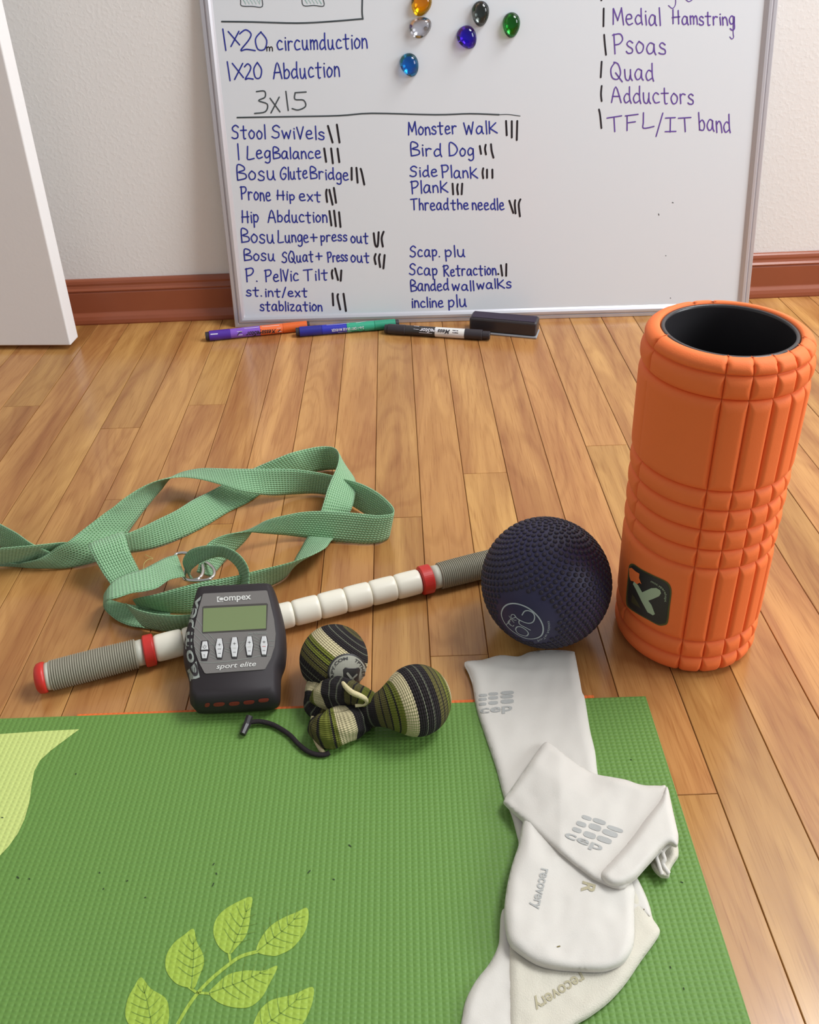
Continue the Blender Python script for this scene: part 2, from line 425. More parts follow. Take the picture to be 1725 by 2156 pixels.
# stroke alphabet: cap height 1, x height .62
GL = {
'A': [[(0, 0), (.32, 1), (.62, 0)], [(.08, .38), (.55, .38)]], 'B': [[(.05, 0), (.05, 1), (.4, .95), (.45, .7), (.1, .52), (.5, .42), (.52, .12), (.05, 0)]],
'D': [[(.05, 0), (.08, 1), (.45, .85), (.62, .45), (.4, .08), (.02, 0)]], 'F': [[(.05, 0), (.08, .98)], [(0, .98), (.55, 1.02)], [(.08, .5), (.42, .52)]],
'G': [[(.6, .85), (.4, 1), (.1, .7), (.05, .25), (.3, 0), (.55, .2), (.55, .45), (.32, .45)]], 'H': [[(.05, 0), (.08, 1)], [(.5, 0), (.5, .95)], [(0, .45), (.6, .5)]],
'I': [[(.25, 0), (.3, .95)], [(.05, .95), (.55, .98)], [(0, 0), (.55, .03)]], 'L': [[(.08, 1), (.05, .4), (.05, .02), (.5, .06)]],
'M': [[(.02, 0), (.08, .95)], [(.08, .95), (.32, .25)], [(.32, .25), (.6, 1)], [(.6, 1), (.68, 0)]], 'P': [[(.08, 0), (.06, 1)], [(.0, .95), (.4, 1), (.52, .75), (.35, .5), (.08, .45)]],
'Q': [[(.3, 1), (.03, .6), (.1, .1), (.4, .02), (.6, .4), (.5, .9), (.25, 1)], [(.32, .4), (.68, -.1)]], 'R': [[(.08, 0), (.08, 1)], [(.0, .9), (.4, 1), (.5, .75), (.12, .5)], [(.12, .5), (.55, 0)]],
'S': [[(.5, .85), (.3, 1), (.08, .8), (.15, .58), (.42, .42), (.42, .12), (.2, 0), (0, .1)]], 'T': [[(.3, 0), (.3, .96)], [(0, .95), (.62, 1)]],
'W': [[(0, .95), (.15, .05)], [(.15, .05), (.32, .7)], [(.32, .7), (.48, .05)], [(.48, .05), (.64, .95)]], 'X': [[(0, 1), (.5, .1)], [(.5, 1), (.08, 0)]],
'a': [[(.42, .55), (.2, .62), (.02, .3), (.12, .02), (.35, .15), (.42, .55)], [(.42, .55), (.42, .15), (.5, 0)]], 'b': [[(.04, 1), (.04, .02)], [(.04, .4), (.25, .6), (.42, .35), (.3, .03), (.04, .05)]],
'c': [[(.38, .52), (.2, .62), (.02, .35), (.12, .03), (.4, .08)]], 'd': [[(.38, .5), (.2, .58), (.02, .3), (.12, .02), (.36, .15)], [(.42, 1), (.4, .3), (.46, 0)]],
'e': [[(.05, .32), (.36, .38), (.3, .6), (.1, .55), (.02, .25), (.15, 0), (.42, .08)]], 'g': [[(.4, .52), (.2, .62), (.02, .35), (.12, .05), (.36, .2), (.4, .52)], [(.4, .55), (.4, .1), (.38, -.25), (.2, -.38), (.05, -.28)]],
'h': [[(.04, 1), (.04, 0)], [(.04, .38), (.2, .6), (.34, .45), (.38, 0)]], 'i': [[(.06, .6), (.08, 0)], [(.08, .82)]], 'k': [[(.04, 1), (.04, 0)], [(.42, .62), (.06, .3)], [(.1, .33), (.44, 0)]],
'K': [[(.04, .95), (.04, 0)], [(.48, .8), (.06, .35)], [(.1, .38), (.55, 0)]], 'l': [[(.05, 1), (.06, 0)]], 'm': [[(.02, .6), (.02, 0)], [(.02, .4), (.16, .6), (.27, .45), (.27, 0)], [(.27, .4), (.42, .6), (.52, .45), (.54, 0)]],
'n': [[(.03, .6), (.03, 0)], [(.03, .4), (.2, .6), (.34, .45), (.38, 0)]], 'o': [[(.2, .62), (.02, .35), (.12, .02), (.34, .1), (.4, .42), (.2, .62)]],
'p': [[(.04, .62), (.06, -.35)], [(.04, .45), (.25, .62), (.4, .4), (.28, .08), (.06, .1)]], 'r': [[(.04, .6), (.05, 0)], [(.05, .4), (.18, .6), (.36, .56)]],
's': [[(.35, .52), (.2, .62), (.05, .5), (.12, .35), (.33, .22), (.3, .03), (.1, 0), (0, .08)]], 't': [[(.2, .9), (.2, .05), (.34, 0)], [(.0, .6), (.42, .62)]],
'u': [[(.03, .62), (.06, .1), (.25, .02), (.36, .3)], [(.38, .62), (.38, .15), (.46, 0)]], 'v': [[(0, .62), (.18, 0)], [(.18, 0), (.38, .66)]],
'w': [[(0, .6), (.12, .03)], [(.12, .03), (.26, .5)], [(.26, .5), (.4, .03)], [(.4, .03), (.54, .64)]], 'x': [[(0, .6), (.36, .02)], [(.36, .6), (.02, 0)]], 'z': [[(.02, .58), (.36, .58), (.04, .03), (.4, .03)]],
'V': [[(0, .9), (.2, 0)], [(.2, 0), (.42, .95)]], 'y': [[(0, .62), (.18, .1)], [(.38, .62), (.02, -.35)]], '1': [[(.03, 1), (.08, 0)]],
'2': [[(.0, .8), (.2, 1), (.38, .8), (.3, .5), (0, .03), (.2, .08), (.5, .02)]], '0': [[(.22, 1), (.02, .6), (.08, .05), (.32, .05), (.42, .55), (.22, 1)]],
'3': [[(.1, .95), (.35, .98), (.35, .7), (.15, .55), (.42, .4), (.35, .08), (0, .0)]], '5': [[(.5, .98), (.12, .95)], [(.12, .95), (.1, .58), (.4, .55), (.45, .2), (.2, 0), (0, .08)]],
'+': [[(.2, .7), (.2, .1)], [(0, .4), (.42, .42)]], '/': [[(.3, 1.05), (0, -.1)]], '.': [[(.03, .03)]], '|': [[(.03, 1), (.06, 0)]],
}
def word(s, x0, x1, yb0, yb1, cap, T, jit=.03):
    adv = 0; it = []
    for ch in s:
        if ch == ' ': adv += .35; continue
        g = GL[ch]; w_ = max(p[0] for l in g for p in l)
        it.append((adv, g)); adv += w_+.16
    adv -= .16; out = []
    for a, g in it:
        jy = random.uniform(-jit, jit); js = random.uniform(.95, 1.05)
        for l in g:
            pl = []
            for (x, y) in l:
                u = (a+x)/adv; X = x0+(x1-x0)*u; Y = yb0+(yb1-yb0)*u-cap*(y*js+jy)
                X += cap*y*-.05+random.uniform(-.012, .012)*cap; Y += random.uniform(-.012, .012)*cap
                pl.append((T[0]+X*T[2], T[1]+Y*T[2]))
            out.append(pl)
    return out
Z2 = (470, 230, .2087); Z3 = (830, 230, .20877); Z1 = (430, 0, .4058); Z4 = (1230, 0, .28696)
def wr_(name, words, T, m, wpx):
    ls = []
    for w_ in words: ls += word(*w_, T)
    ink(name, ls, wpx, PS, m, board, off=.0003)
blue = [
 (Z2, [('Stool', 90, 425, 295, 300, 140), ('SwiVels', 495, 1020, 290, 305, 130)]), (Z2, [('l', 125, 160, 510, 510, 155), ('Leg', 242, 475, 505, 490, 130), ('Balance', 505, 985, 500, 495, 118)]),
 (Z2, [('Bosu', 140, 525, 715, 715, 150), ('Glute', 578, 850, 712, 695, 122), ('Bridge', 880, 1265, 697, 718, 118)]), (Z2, [('Prone', 180, 480, 908, 928, 130), ('Hip', 545, 720, 910, 920, 95), ('ext', 770, 985, 920, 932, 112)]),
 (Z2, [('Hip', 190, 355, 1140, 1145, 125), ('Abduction', 455, 1050, 1140, 1140, 120)]), (Z2, [('Bosu', 182, 515, 1340, 1352, 140), ('Lunge', 555, 860, 1345, 1340, 122), ('+', 885, 950, 1345, 1345, 120), ('press', 985, 1250, 1335, 1325, 100), ('out', 1290, 1465, 1345, 1350, 110)]),
 (Z2, [('Bosu', 212, 520, 1525, 1525, 118), ('SQuat', 597, 910, 1545, 1535, 110), ('+', 940, 1000, 1530, 1530, 110), ('Press', 1055, 1255, 1540, 1530, 100), ('out', 1290, 1475, 1540, 1545, 110)]),
 (Z2, [('P.', 230, 340, 1745, 1735, 130), ('PelVic', 425, 760, 1740, 1730, 118), ('Tilt', 815, 1055, 1730, 1720, 108)]), (Z2, [('st.', 235, 385, 1885, 1885, 95), ('int/ext', 425, 850, 1890, 1890, 92)]), (Z2, [('stablization', 375, 1000, 2032, 2035, 100)]),
 (Z3, [('Monster', 145, 630, 262, 245, 130), ('WalK', 710, 1040, 260, 237, 128)]), (Z3, [('Bird', 168, 480, 472, 475, 130), ('Dog', 555, 800, 470, 465, 128)]), (Z3, [('Side', 162, 435, 682, 676, 112), ('PlanK', 480, 845, 690, 692, 122)]),
 (Z3, [('PlanK', 175, 545, 850, 832, 122)]), (Z3, [('Thread', 172, 550, 1015, 1015, 115), ('the', 575, 750, 1010, 1010, 100), ('needle', 790, 1110, 1010, 1015, 115)]), (Z3, [('Scap.', 162, 455, 1487, 1485, 112), ('plu', 515, 715, 1488, 1490, 112)]),
 (Z3, [('Scap', 157, 435, 1665, 1675, 115), ('Retraction', 500, 1030, 1680, 1670, 110)]), (Z3, [('Banded', 168, 550, 1835, 1825, 115), ('wall', 590, 805, 1830, 1830, 100), ('walKs', 840, 1180, 1815, 1800, 100)]), (Z3, [('incline', 180, 495, 2000, 1995, 105), ('plu', 548, 730, 2000, 1990, 120)]),
 (Z1, [('1', 95, 112, 262, 262, 112), ('X', 130, 185, 240, 240, 78), ('2', 190, 265, 265, 265, 112), ('0', 268, 328, 262, 262, 98), ('circumduction', 380, 846, 262, 250, 82)]),
 (Z1, [('1', 118, 135, 422, 422, 104), ('X', 150, 205, 410, 410, 80), ('2', 213, 255, 415, 415, 80), ('0', 258, 300, 408, 408, 80), ('Abduction', 360, 703, 410, 398, 84)]),
]
for T, ws in blue: wr_('handwriting', ws, T, M_blue, 2.9)
purple = [[('Medial', 212, 560, 180, 188, 125), ('Hamstring', 650, 1105, 176, 185, 100)], [('Psoas', 217, 600, 390, 398, 140)], [('Quad', 197, 510, 580, 595, 125)], [('Adductors', 202, 805, 752, 765, 122)], [('TFL', 175, 515, 970, 935, 112), ('/', 530, 585, 985, 985, 150), ('IT', 595, 790, 968, 970, 105), ('band', 845, 1075, 960, 972, 130)]]
for ws in purple: wr_('handwriting', ws, Z4, M_purple, 2.7)
def zz(T, ls): return [[(T[0]+x*T[2], T[1]+y*T[2]) for x, y in l] for l in ls]
for l_ in ([(620, 40), (650, 62), (672, 30), (672, -30)], [(745, -6), (770, 12), (800, -6)], [(1095, 130), (1095, 240), (1098, 272), (1085, 286), (1070, 270)]): ink('handwriting', zz(Z4, [l_]), 1.8, PS, M_purple, board)
T2 = [[[(1058, 168), (1105, 335)], [(1148, 155), (1175, 335)]], [[(1020, 395), (1040, 530)], [(1090, 395), (1108, 545)], [(1155, 397), (1173, 533)]], [[(1297, 590), (1298, 712)], [(1345, 590), (1358, 740)], [(1388, 600), (1400, 640), (1425, 760)]],
 [[(1045, 810), (1040, 850), (1050, 935)], [(1072, 812), (1105, 962)], [(1118, 793), (1140, 943)]], [[(1073, 1027), (1093, 1172)], [(1120, 1022), (1138, 1180)], [(1170, 1038), (1185, 1187)]], [[(1520, 1250), (1535, 1365), (1560, 1378), (1570, 1240)], [(1620, 1235), (1600, 1300), (1612, 1385)]],
 [[(1540, 1460), (1528, 1500), (1540, 1562)], [(1583, 1462), (1573, 1500), (1585, 1592)], [(1630, 1470), (1618, 1605)]], [[(1103, 1622), (1097, 1655), (1105, 1708)], [(1130, 1605), (1160, 1722)], [(1193, 1625), (1187, 1730)]], [[(1105, 1858), (1112, 1978)], [(1160, 1865), (1155, 1900), (1182, 2020)], [(1215, 1860), (1240, 2035)]]]
T3 = [[[(1130, 118), (1137, 262)], [(1188, 120), (1188, 285)], [(1243, 118), (1238, 310)]], [[(865, 370), (878, 450)], [(925, 358), (918, 400), (928, 455)], [(978, 352), (985, 420), (1003, 488)]], [[(900, 595), (893, 640), (900, 695)], [(938, 608), (938, 692)], [(992, 608), (993, 692)]],
 [[(590, 750), (597, 858)], [(643, 755), (637, 800), (646, 858)], [(688, 750), (682, 857)]], [[(1163, 922), (1203, 1045)], [(1222, 917), (1218, 960), (1226, 1050)], [(1275, 908), (1258, 960), (1270, 1080)]], [[(1078, 1572), (1092, 1678)], [(1133, 1560), (1131, 1680)], [(1050, 1660)]]]
T4 = [[[(145, 62), (143, 193)]], [[(148, 255), (153, 320), (162, 402)]], [[(130, 452), (123, 567)]], [[(130, 630), (125, 690), (130, 742)]], [[(110, 803), (118, 840), (128, 940)]], [[(125, -10), (128, 2)]]]
for T, tt, wd in ((Z2, T2, 4.2), (Z3, T3, 4.0), (Z4, T4, 3.6)):
    for ls in tt: ink('tally_marks', zz(T, ls), wd, PS, M_ink, board)
ink('divider_line', zz(Z1, [[(92, 112), (250, 114), (480, 120), (650, 112), (820, 98)], [(824, 99), (820, 60), (822, -30)]]), 3.4, PS, M_gink, board)
ink('divider_line', zz(Z1, [[(172, 610), (450, 605), (700, 600), (870, 588), (1200, 595), (1380, 590), (1530, 595)]]), 3.2, PS, M_gink, board)
ink('divider_line', zz(Z1, [[(1530, 595), (1580, 594), (1640, 602)]]), 1.6, PS, M_gink, board)
for l_ in ([(186, -20), (190, 5), (195, 30), (250, 33), (302, 34), (297, -20)], [(508, -20), (515, 28), (570, 28), (622, 30), (612, -20)]): ink('drawing', zz(Z1, [l_]), 1.8, PS, M_gink, board)
sc1 = [(200+ (i % 2)*8+i*9, 22 if i % 2 else -8) for i in range(11)]; sc2 = [(520+(i % 2)*8+i*9, 20 if i % 2 else -8) for i in range(10)]
for l_ in (sc1, sc2): ink('drawing', zz(Z1, [l_]), 1.6, PS, M_teal, board, smooth=1)
wr_('handwriting', [('3', 262, 330, 585, 585, 112), ('x', 345, 395, 590, 585, 130), ('1', 425, 436, 575, 575, 95), ('5', 458, 535, 572, 572, 95)], Z1, M_gink, 2.8)
wr_('handwriting', [('m', 325, 355, 264, 264, 34)], Z1, M_ink, 2.2)
for l_ in ([(1387, 450), (1388, 453)], [(1416, 426), (1418, 427)], [(1402, 538)], [(1412, 627)]): ink('ink_speck', [l_], 1.5, PS, M_gink, board)

# ---------------------------------------------------------------- glass magnets
def glassy(name, col, dens=1.0):
    m = bpy.data.materials.new(name); m.use_nodes = True; nt = m.node_tree; N = nt.nodes; L = nt.links
    N.remove(N['Principled BSDF']); out = N['Material Output']
    tr = N.new('ShaderNodeBsdfTransparent'); tr.inputs[0].default_value = (*[v**.5 for v in lin(col)], 1)
    gl = N.new('ShaderNodeBsdfGlossy'); gl.inputs['Roughness'].default_value = .05
    fr = N.new('ShaderNodeFresnel'); fr.inputs[0].default_value = 1.5
    df = N.new('ShaderNodeBsdfRefraction'); df.inputs[0].default_value = (*[v**.5 for v in lin(col)], 1); df.inputs['IOR'].default_value = 1.3; df.inputs['Roughness'].default_value = .05
    m0 = N.new('ShaderNodeMixShader'); m0.inputs[0].default_value = .10; L.new(tr.outputs[0], m0.inputs[1]); L.new(df.outputs[0], m0.inputs[2])
    mx = N.new('ShaderNodeMixShader'); L.new(fr.outputs[0], mx.inputs[0]); L.new(m0.outputs[0], mx.inputs[1]); L.new(gl.outputs[0], mx.inputs[2]); L.new(mx.outputs[0], out.inputs[0])
    return m
mags = [(887, 8, 21, 25, 20, (250, 190, 20), 'amber yellow glass magnet cut by the top edge of the photo', 'amber'), (886, 57, 20, 24, 65, (235, 235, 240), 'colourless clear glass magnet below the amber one on the whiteboard', 'clear'),
        (1012, 29, 18, 25, 0, (118, 125, 122), 'smoky grey glass magnet above the violet one on the whiteboard', 'grey'), (984, 79, 20, 24, -30, (92, 50, 225), 'violet glass magnet below the grey one on the whiteboard', 'violet'),
        (1077, 53, 18, 25, 0, (45, 165, 60), 'green glass magnet, rightmost on the whiteboard', 'green'), (863, 137, 19, 24, -20, (40, 160, 225), 'bright blue glass magnet, lowest on the whiteboard', 'blue')]
M_disc = mat('magnet_disc', (150, 145, 140), .4, .5)
for mi, (px, py, rw, rh, rot, col, lab, nm) in enumerate(mags):
    m = glassy(nm+'_glass', col)
    P = onplane(px, py, BL+bn*PN, bn); k = depth(P)/F; hh = .013
    A = math.radians(rot); ex = bx*math.cos(A)-bu*math.sin(A); ey = bx*math.sin(A)+bu*math.cos(A)
    r0 = root('glass_magnet', P, lab, 'magnet', 'glass magnets on the whiteboard')
    rings = []; n = 32
    for i in range(12):
        a = i/11*math.pi/2; q = math.cos(a)**.8 if i < 11 else .001; z = math.sin(a)*hh+.0008
        ring = []
        for j in range(n):
            t = 2*math.pi*j/n; yy = math.sin(t); xx = math.cos(t)*(1-.16*(-yy if rot < 40 else yy))
            ring.append(P+ex*(xx*rw*k*q)+ey*(yy*rh*1.0*k*q)+bn*z)
        rings.append(ring)
    v, f = loft(rings)
    mk('glass_cabochon', v, f, m, r0, smooth=True)
    if nm == 'clear':
        c = P+bn*.0002+bx*.008-bu*.002; v, f = revolve(c, bn, [(0, .003), (.0006, .003)], 20)
        mk('magnet_disc', v, f, M_disc, r0)
# ---------------------------------------------------------------- yoga mat
def mat_green():
    m = mat('green_mat_vinyl', (100, 138, 64), .55, .35); nt = m.node_tree; N = nt.nodes; L = nt.links; b = N['Principled BSDF']
    g = N.new('ShaderNodeNewGeometry')
    def wave(ax, scale, dist):
        t = N.new('ShaderNodeTexWave'); t.wave_type = 'BANDS'; t.bands_direction = ax; t.inputs['Scale'].default_value = scale; t.inputs['Distortion'].default_value = dist
        t.inputs['Detail'].default_value = 1; t.inputs['Detail Scale'].default_value = 3; L.new(g.outputs['Position'], t.inputs['Vector']); return t
    a = wave('X', 3.14159*2/20/.0047, .35); c = wave('Y', 3.14159*2/20/.0036, .6)
    mn = N.new('ShaderNodeMath'); mn.operation = 'MULTIPLY'
    pa = N.new('ShaderNodeMath'); pa.operation = 'POWER'; pa.inputs[1].default_value = .6; L.new(a.outputs['Fac'], pa.inputs[0])
    pc = N.new('ShaderNodeMapRange'); pc.inputs[3].default_value = .25; L.new(c.outputs['Fac'], pc.inputs[0])
    L.new(pa.outputs[0], mn.inputs[0]); L.new(pc.outputs[0], mn.inputs[1])
    bp = N.new('ShaderNodeBump'); bp.inputs['Strength'].default_value = .5; bp.inputs['Distance'].default_value = .001
    L.new(mn.outputs[0], bp.inputs['Height']); L.new(bp.outputs[0], b.inputs['Normal'])
    return m
def clone_relief(src, name, col, blotch=0):
    m = src.copy(); m.name = name; b = m.node_tree.nodes['Principled BSDF']; b.inputs['Base Color'].default_value = (*lin(col), 1); MATS[name] = m
    return m
M_mat = mat_green()
M_lime = clone_relief(M_mat, 'lime_print', (152, 178, 66)); M_pale = clone_relief(M_mat, 'pale_lime_print', (194, 208, 122)); M_under = clone_relief(M_mat, 'orange_mat_underside', (225, 110, 50))
MZ = .0042
a0 = G(1360, 1465, MZ); a1 = G(1583, 2156, MZ); a2 = G(5, 1512, MZ)
mxd = (a0-a1).normalized(); mxs = (a2-a0).normalized()
mroot = root('yoga_mat', (a0+a1)/2-Vector((0, 0, MZ)), 'green yoga mat with lime leaf print in the foreground', 'yoga mat')
MAS = Surf(P=Vector((0, 0, MZ)), N=Vector((0, 0, 1)))
q = [a0, a0+mxs*.605, a0+mxs*.605-mxd*.95, a0-mxd*.95]
def slab(name, q, z0, z1, m, parent, bv=.0008):
    v = [Vector((p.x, p.y, z0)) for p in q]+[Vector((p.x, p.y, z1)) for p in q]
    o = mk(name, v, [(3, 2, 1, 0), (4, 5, 6, 7)]+[(i, (i+1) % 4, 4+(i+1) % 4, 4+i) for i in range(4)], m, parent); fixn(o); bevel(o, bv, 2); return o
slab('top_layer', q, .0020, MZ, M_mat, mroot)
b0 = G(1250, 1464, .0015); b1 = G(163, 1504, .0015)
bq = [b0, b1, b1-mxd*.95, b0-mxd*.95]
slab('underside_layer', bq, .0002, .00195, M_under, mroot, .0004)
fillpoly('leaf_print', [[(-60, 1549), (0, 1546), (85, 1540), (167, 1536), (140, 1556), (108, 1580), (84, 1602), (72, 1625), (66, 1660), (62, 1690), (52, 1725), (38, 1755), (18, 1783), (0, 1802), (-30, 1830), (-90, 1860), (-120, 1700)]], MAS, M_pale, mroot, label='large pale lime leaf print at the mat edge')
def z8(ls): return [(x*.4406, 1480+y*.4406) for x, y in ls]
leaves = [
 ([(1203, 928), (1197, 1000), (1192, 1060), (1172, 1120), (1130, 1170), (1098, 1200), (1050, 1170), (1022, 1110), (1026, 1050), (1060, 1000), (1120, 960)], (1098, 1200), (1203, 928)),
 ([(1467, 980), (1475, 1030), (1455, 1100), (1400, 1170), (1340, 1203), (1300, 1210), (1228, 1190), (1245, 1130), (1290, 1070), (1350, 1030), (1420, 1000)], (1228, 1190), (1467, 980)),
 ([(925, 1080), (940, 1140), (970, 1200), (975, 1250), (952, 1310), (930, 1362), (900, 1362), (840, 1340), (795, 1280), (795, 1210), (830, 1150), (880, 1110)], (915, 1365), (925, 1080)),
 ([(1327, 1258), (1260, 1280), (1170, 1280), (1090, 1300), (1030, 1350), (1000, 1388), (1040, 1430), (1110, 1455), (1190, 1455), (1250, 1410), (1290, 1340)], (1000, 1388), (1327, 1258)),
 ([(675, 1312), (720, 1365), (790, 1410), (808, 1470), (800, 1540), (745, 1610), (690, 1600), (635, 1560), (600, 1500), (610, 1420), (640, 1360)], (735, 1605), (675, 1312)),
 ([(1493, 1358), (1496, 1420), (1472, 1490), (1440, 1540), (1350, 1600), (1250, 1610), (1195, 1590), (1212, 1534), (1242, 1470), (1300, 1420), (1400, 1395)], (1195, 1595), (1493, 1358))]
M_vein = clone_relief(M_mat, 'leaf_vein_green', (112, 142, 56))
for poly, pb, pt in leaves:
    lf = fillpoly('leaf_print', [catmull(z8(poly), 4, True)], MAS, M_lime, mroot)
    cx, cy = pb; dxx = pt[0]-cx; dyy = pt[1]-cy; L_ = math.hypot(dxx, dyy); nx, ny = -dyy/L_, dxx/L_
    vl = [z8([(cx, cy), (cx+dxx*.5+nx*6, cy+dyy*.5+ny*6), (cx+dxx*.86, cy+dyy*.86)])]
    for t in (.2, .34, .48, .62, .74):
        for s in (-1, 1):
            wd = L_*.26*math.sin(min(1, t*1.15+.15)*math.pi*.9)
            x0 = cx+dxx*t; y0 = cy+dyy*t
            vl.append(z8([(x0, y0), (x0+nx*s*wd*.5+dxx*.06, y0+ny*s*wd*.5+dyy*.06), (x0+nx*s*wd+dxx*.15, y0+ny*s*wd+dyy*.15)]))
    ink('leaf_veins', vl, 1.8, MAS, M_vein, mroot, off=.00045, taper=True)['kind'] = 'stuff'
ink('stem_print', [z8([(1228, 1190), (1150, 1213), (1080, 1262), (1010, 1320), (950, 1382), (900, 1450), (850, 1535), (815, 1610)])], 7.5, MAS, M_lime, mroot)
ink('stem_print', [z8([(1095, 1195), (1102, 1238)])], 5, MAS, M_lime, mroot); ink('stem_print', [z8([(905, 1360), (945, 1388)])], 5, MAS, M_lime, mroot); ink('stem_print', [z8([(950, 1386), (1010, 1390)])], 5, MAS, M_lime, mroot)
M_scuff = mat('dark_scuff', (52, 66, 44), .8, .2)
for (x, y, l) in ((268, 1855, 3), (210, 1838, 1.5), (450, 1820, 4), (456, 1840, 3), (449, 1863, 6), (651, 1836, 7), (703, 1852, 3), (737, 1781, 5), (38, 1848, 5), (62, 1851, 2), (5, 1722, 3), (1436, 1858, 4), (1412, 2037, 3), (1440, 2082, 3), (1329, 1600, 1), (218, 1872, 2), (306, 1890, 2), (160, 1630, 2)):
    a = random.uniform(0, 3); o = ink('scuff_mark', [[(x-l*.5*math.cos(a), y-l*.5*math.sin(a)), (x+l*.5*math.cos(a), y+l*.5*math.sin(a))]], 2.4, MAS, M_scuff, mroot, off=.0004)

# ---------------------------------------------------------------- foam roller
def hitcyl(px, py, c, R):
    d = ray(px, py); a = d.x*d.x+d.y*d.y; ox, oy = -c[0], -c[1]; b = 2*(ox*d.x+oy*d.y); cc_ = ox*ox+oy*oy-R*R
    t = (-b-math.sqrt(b*b-4*a*cc_))/(2*a); P = CAM+d*t; return math.atan2(P.y-c[1], P.x-c[0]), P.z
RC = (0.26827, 0.67491); RR = .0705; RH = .330
def rz(z): return 1-.045*(1-z/RH)
grz = [hitcyl(x, y, RC, RR*.98)[1] for x, y in ((1529.6, 794), (1520, 845), (1486.5, 1037.5), (1479.7, 1078), (1473, 1121), (1466, 1161.8), (1459.5, 1200.8), (1434, 1354.5), (1427, 1388))]
va = [hitcyl(x, y, RC, RR*.97)[0] for x, y in ((1502.6, 950.5), (1561.1, 950.5), (1610.5, 950.5), (1652.3, 923.5))]
dA = (va[3]-va[0])/3; vl_ = hitcyl(1372, 748, RC, RR*.97)[0]
va = va+[va[3]+dA, va[3]+2*dA]
gth = sorted([a % (2*math.pi) for a in va+[vl_, va[5]+1.9, va[5]+1.9+dA]])
M_foam = mat('orange_eva_foam', (243, 121, 62), .62, .3, bump=(900, .12, 2))
rl = root('foam_roller', (RC[0], RC[1], 0), 'tall orange grooved foam roller standing upright on the floor', 'foam roller')
nT, nZ = 420, 300
ths = []
for j in range(nT): ths.append(2*math.pi*j/nT)
ths = sorted(ths+[g for g in gth]+[g+e for g in gth for e in (-.006, .006)]); nT = len(ths)
zs = sorted([RH*i/nZ for i in range(nZ+1)]+[g for g in grz])
def dome(d, w_): d = min(1, d/w_); return 1-math.sqrt(max(0, 1-(1-d)**2))
rings = []
def gz(z):
    e = min(abs(z-g) for g in grz); return max(dome(e, .0095), 0)
gzv = {z: gz(z) for z in zs}
gtv = []
for t in ths:
    dd = min(min(abs(t-g), 2*math.pi-abs(t-g)) for g in gth)*RR; gtv.append(dome(dd, .0052))
def rim(z):
    e = min(z, RH-z); return dome(e, .015)*.0125
# inner wall (touching the tube), the ends and the outer wall as one skin
rin = .0555
rings.append([Vector((RC[0]+rin*math.cos(t), RC[1]+rin*math.sin(t), .003)) for t in ths])
for z in zs:
    ring = []
    for t, gt in zip(ths, gtv):
        if abs(t-vl_ % (2*math.pi)) < .12 and (grz[8] > z or grz[7] < z < grz[6] or grz[2] < z < grz[1]): gt = gt*.12
        r = RR*rz(z)-.0052*max(gzv[z]*1.2, gt*1.05 if .004 < z < RH-.004 else gt*.6)-rim(z)
        ring.append(Vector((RC[0]+r*math.cos(t), RC[1]+r*math.sin(t), z)))
    rings.append(ring)
for r in (.0575, .0562, rin): rings.append([Vector((RC[0]+r*math.cos(t), RC[1]+r*math.sin(t), RH-(.0003 if r > .057 else .0012 if r > .0556 else .004))) for t in ths])
rings.append([Vector((RC[0]+rin*math.cos(t), RC[1]+rin*math.sin(t), .003)) for t in ths])
v, f = loft(rings, True, False)
foam = mk('foam_sleeve', v, f, M_foam, rl, smooth=True); fixn(foam)
M_tube = mat('black_abs_tube', (46, 44, 46), .3, .5)
v, f = revolve(Vector((RC[0], RC[1], .002)), Vector((0, 0, 1)), [(0, .0553), (RH-.0045, .0553), (RH-.0035, .0550), (RH-.0035, .0522), (RH-.006, .0518), (.001, .0518), (0, .0553)], 96, cap=False)
o = mk('core_tube', v, f, M_tube, rl, smooth=True); fixn(o)
FS = treeof(foam)
def zr(ls): return [(1260+x*.2696, 1000+y*.2696) for x, y in ls]
M_lblk = mat('black_label', (50, 47, 46), .45, .4); M_lolive = mat('olive_label_border', (88, 88, 52), .5, .3); M_lmint = mat('pale_mint_print', (172, 190, 160), .5, .3); M_ldk = mat('dark_olive_print', (76, 70, 48), .5, .3)
lab_out = [(245, 705), (275, 692), (340, 735), (440, 785), (530, 828), (562, 862), (574, 915), (560, 1030), (545, 1150), (515, 1172), (470, 1172), (400, 1135), (310, 1085), (245, 1040), (222, 1005), (222, 930), (232, 820), (240, 740)]
cxl = sum(p[0] for p in lab_out)/len(lab_out); cyl = sum(p[1] for p in lab_out)/len(lab_out)
lab_in = [(cxl+(x-cxl)*.93, cyl+(y-cyl)*.945) for x, y in lab_out]
o = fillpoly('label', [catmull(zr(lab_out), 3, True)], FS, M_lolive, rl, off=.0004, step=9, label='dark rounded label with pale X emblem')
def onlabel(nm, polys, m, off): return fillpoly(nm, polys, FS, m, rl, off=off, step=9)
onlabel('label_print', [catmull(zr(lab_in), 3, True)], M_lblk, .0007)
onlabel('label_print', [zr([(285, 830), (318, 858), (350, 915), (420, 1010), (447, 1082), (432, 1092), (390, 1068), (345, 985), (300, 890), (278, 850)])], M_lmint, .0010)
onlabel('label_print', [zr([(345, 915), (420, 880), (458, 878), (488, 895), (495, 920), (480, 942), (430, 965), (385, 982), (352, 935)])], M_lmint, .0011)
onlabel('label_print', [zr([(272, 928), (290, 950), (342, 1042), (290, 1010), (264, 990)])], M_ldk, .0010)
onlabel('label_print', [zr([(250, 728), (268, 722), (300, 750), (330, 768), (326, 800), (345, 850), (330, 838), (310, 850), (285, 828), (262, 822), (252, 790)])], M_foam, .0012)
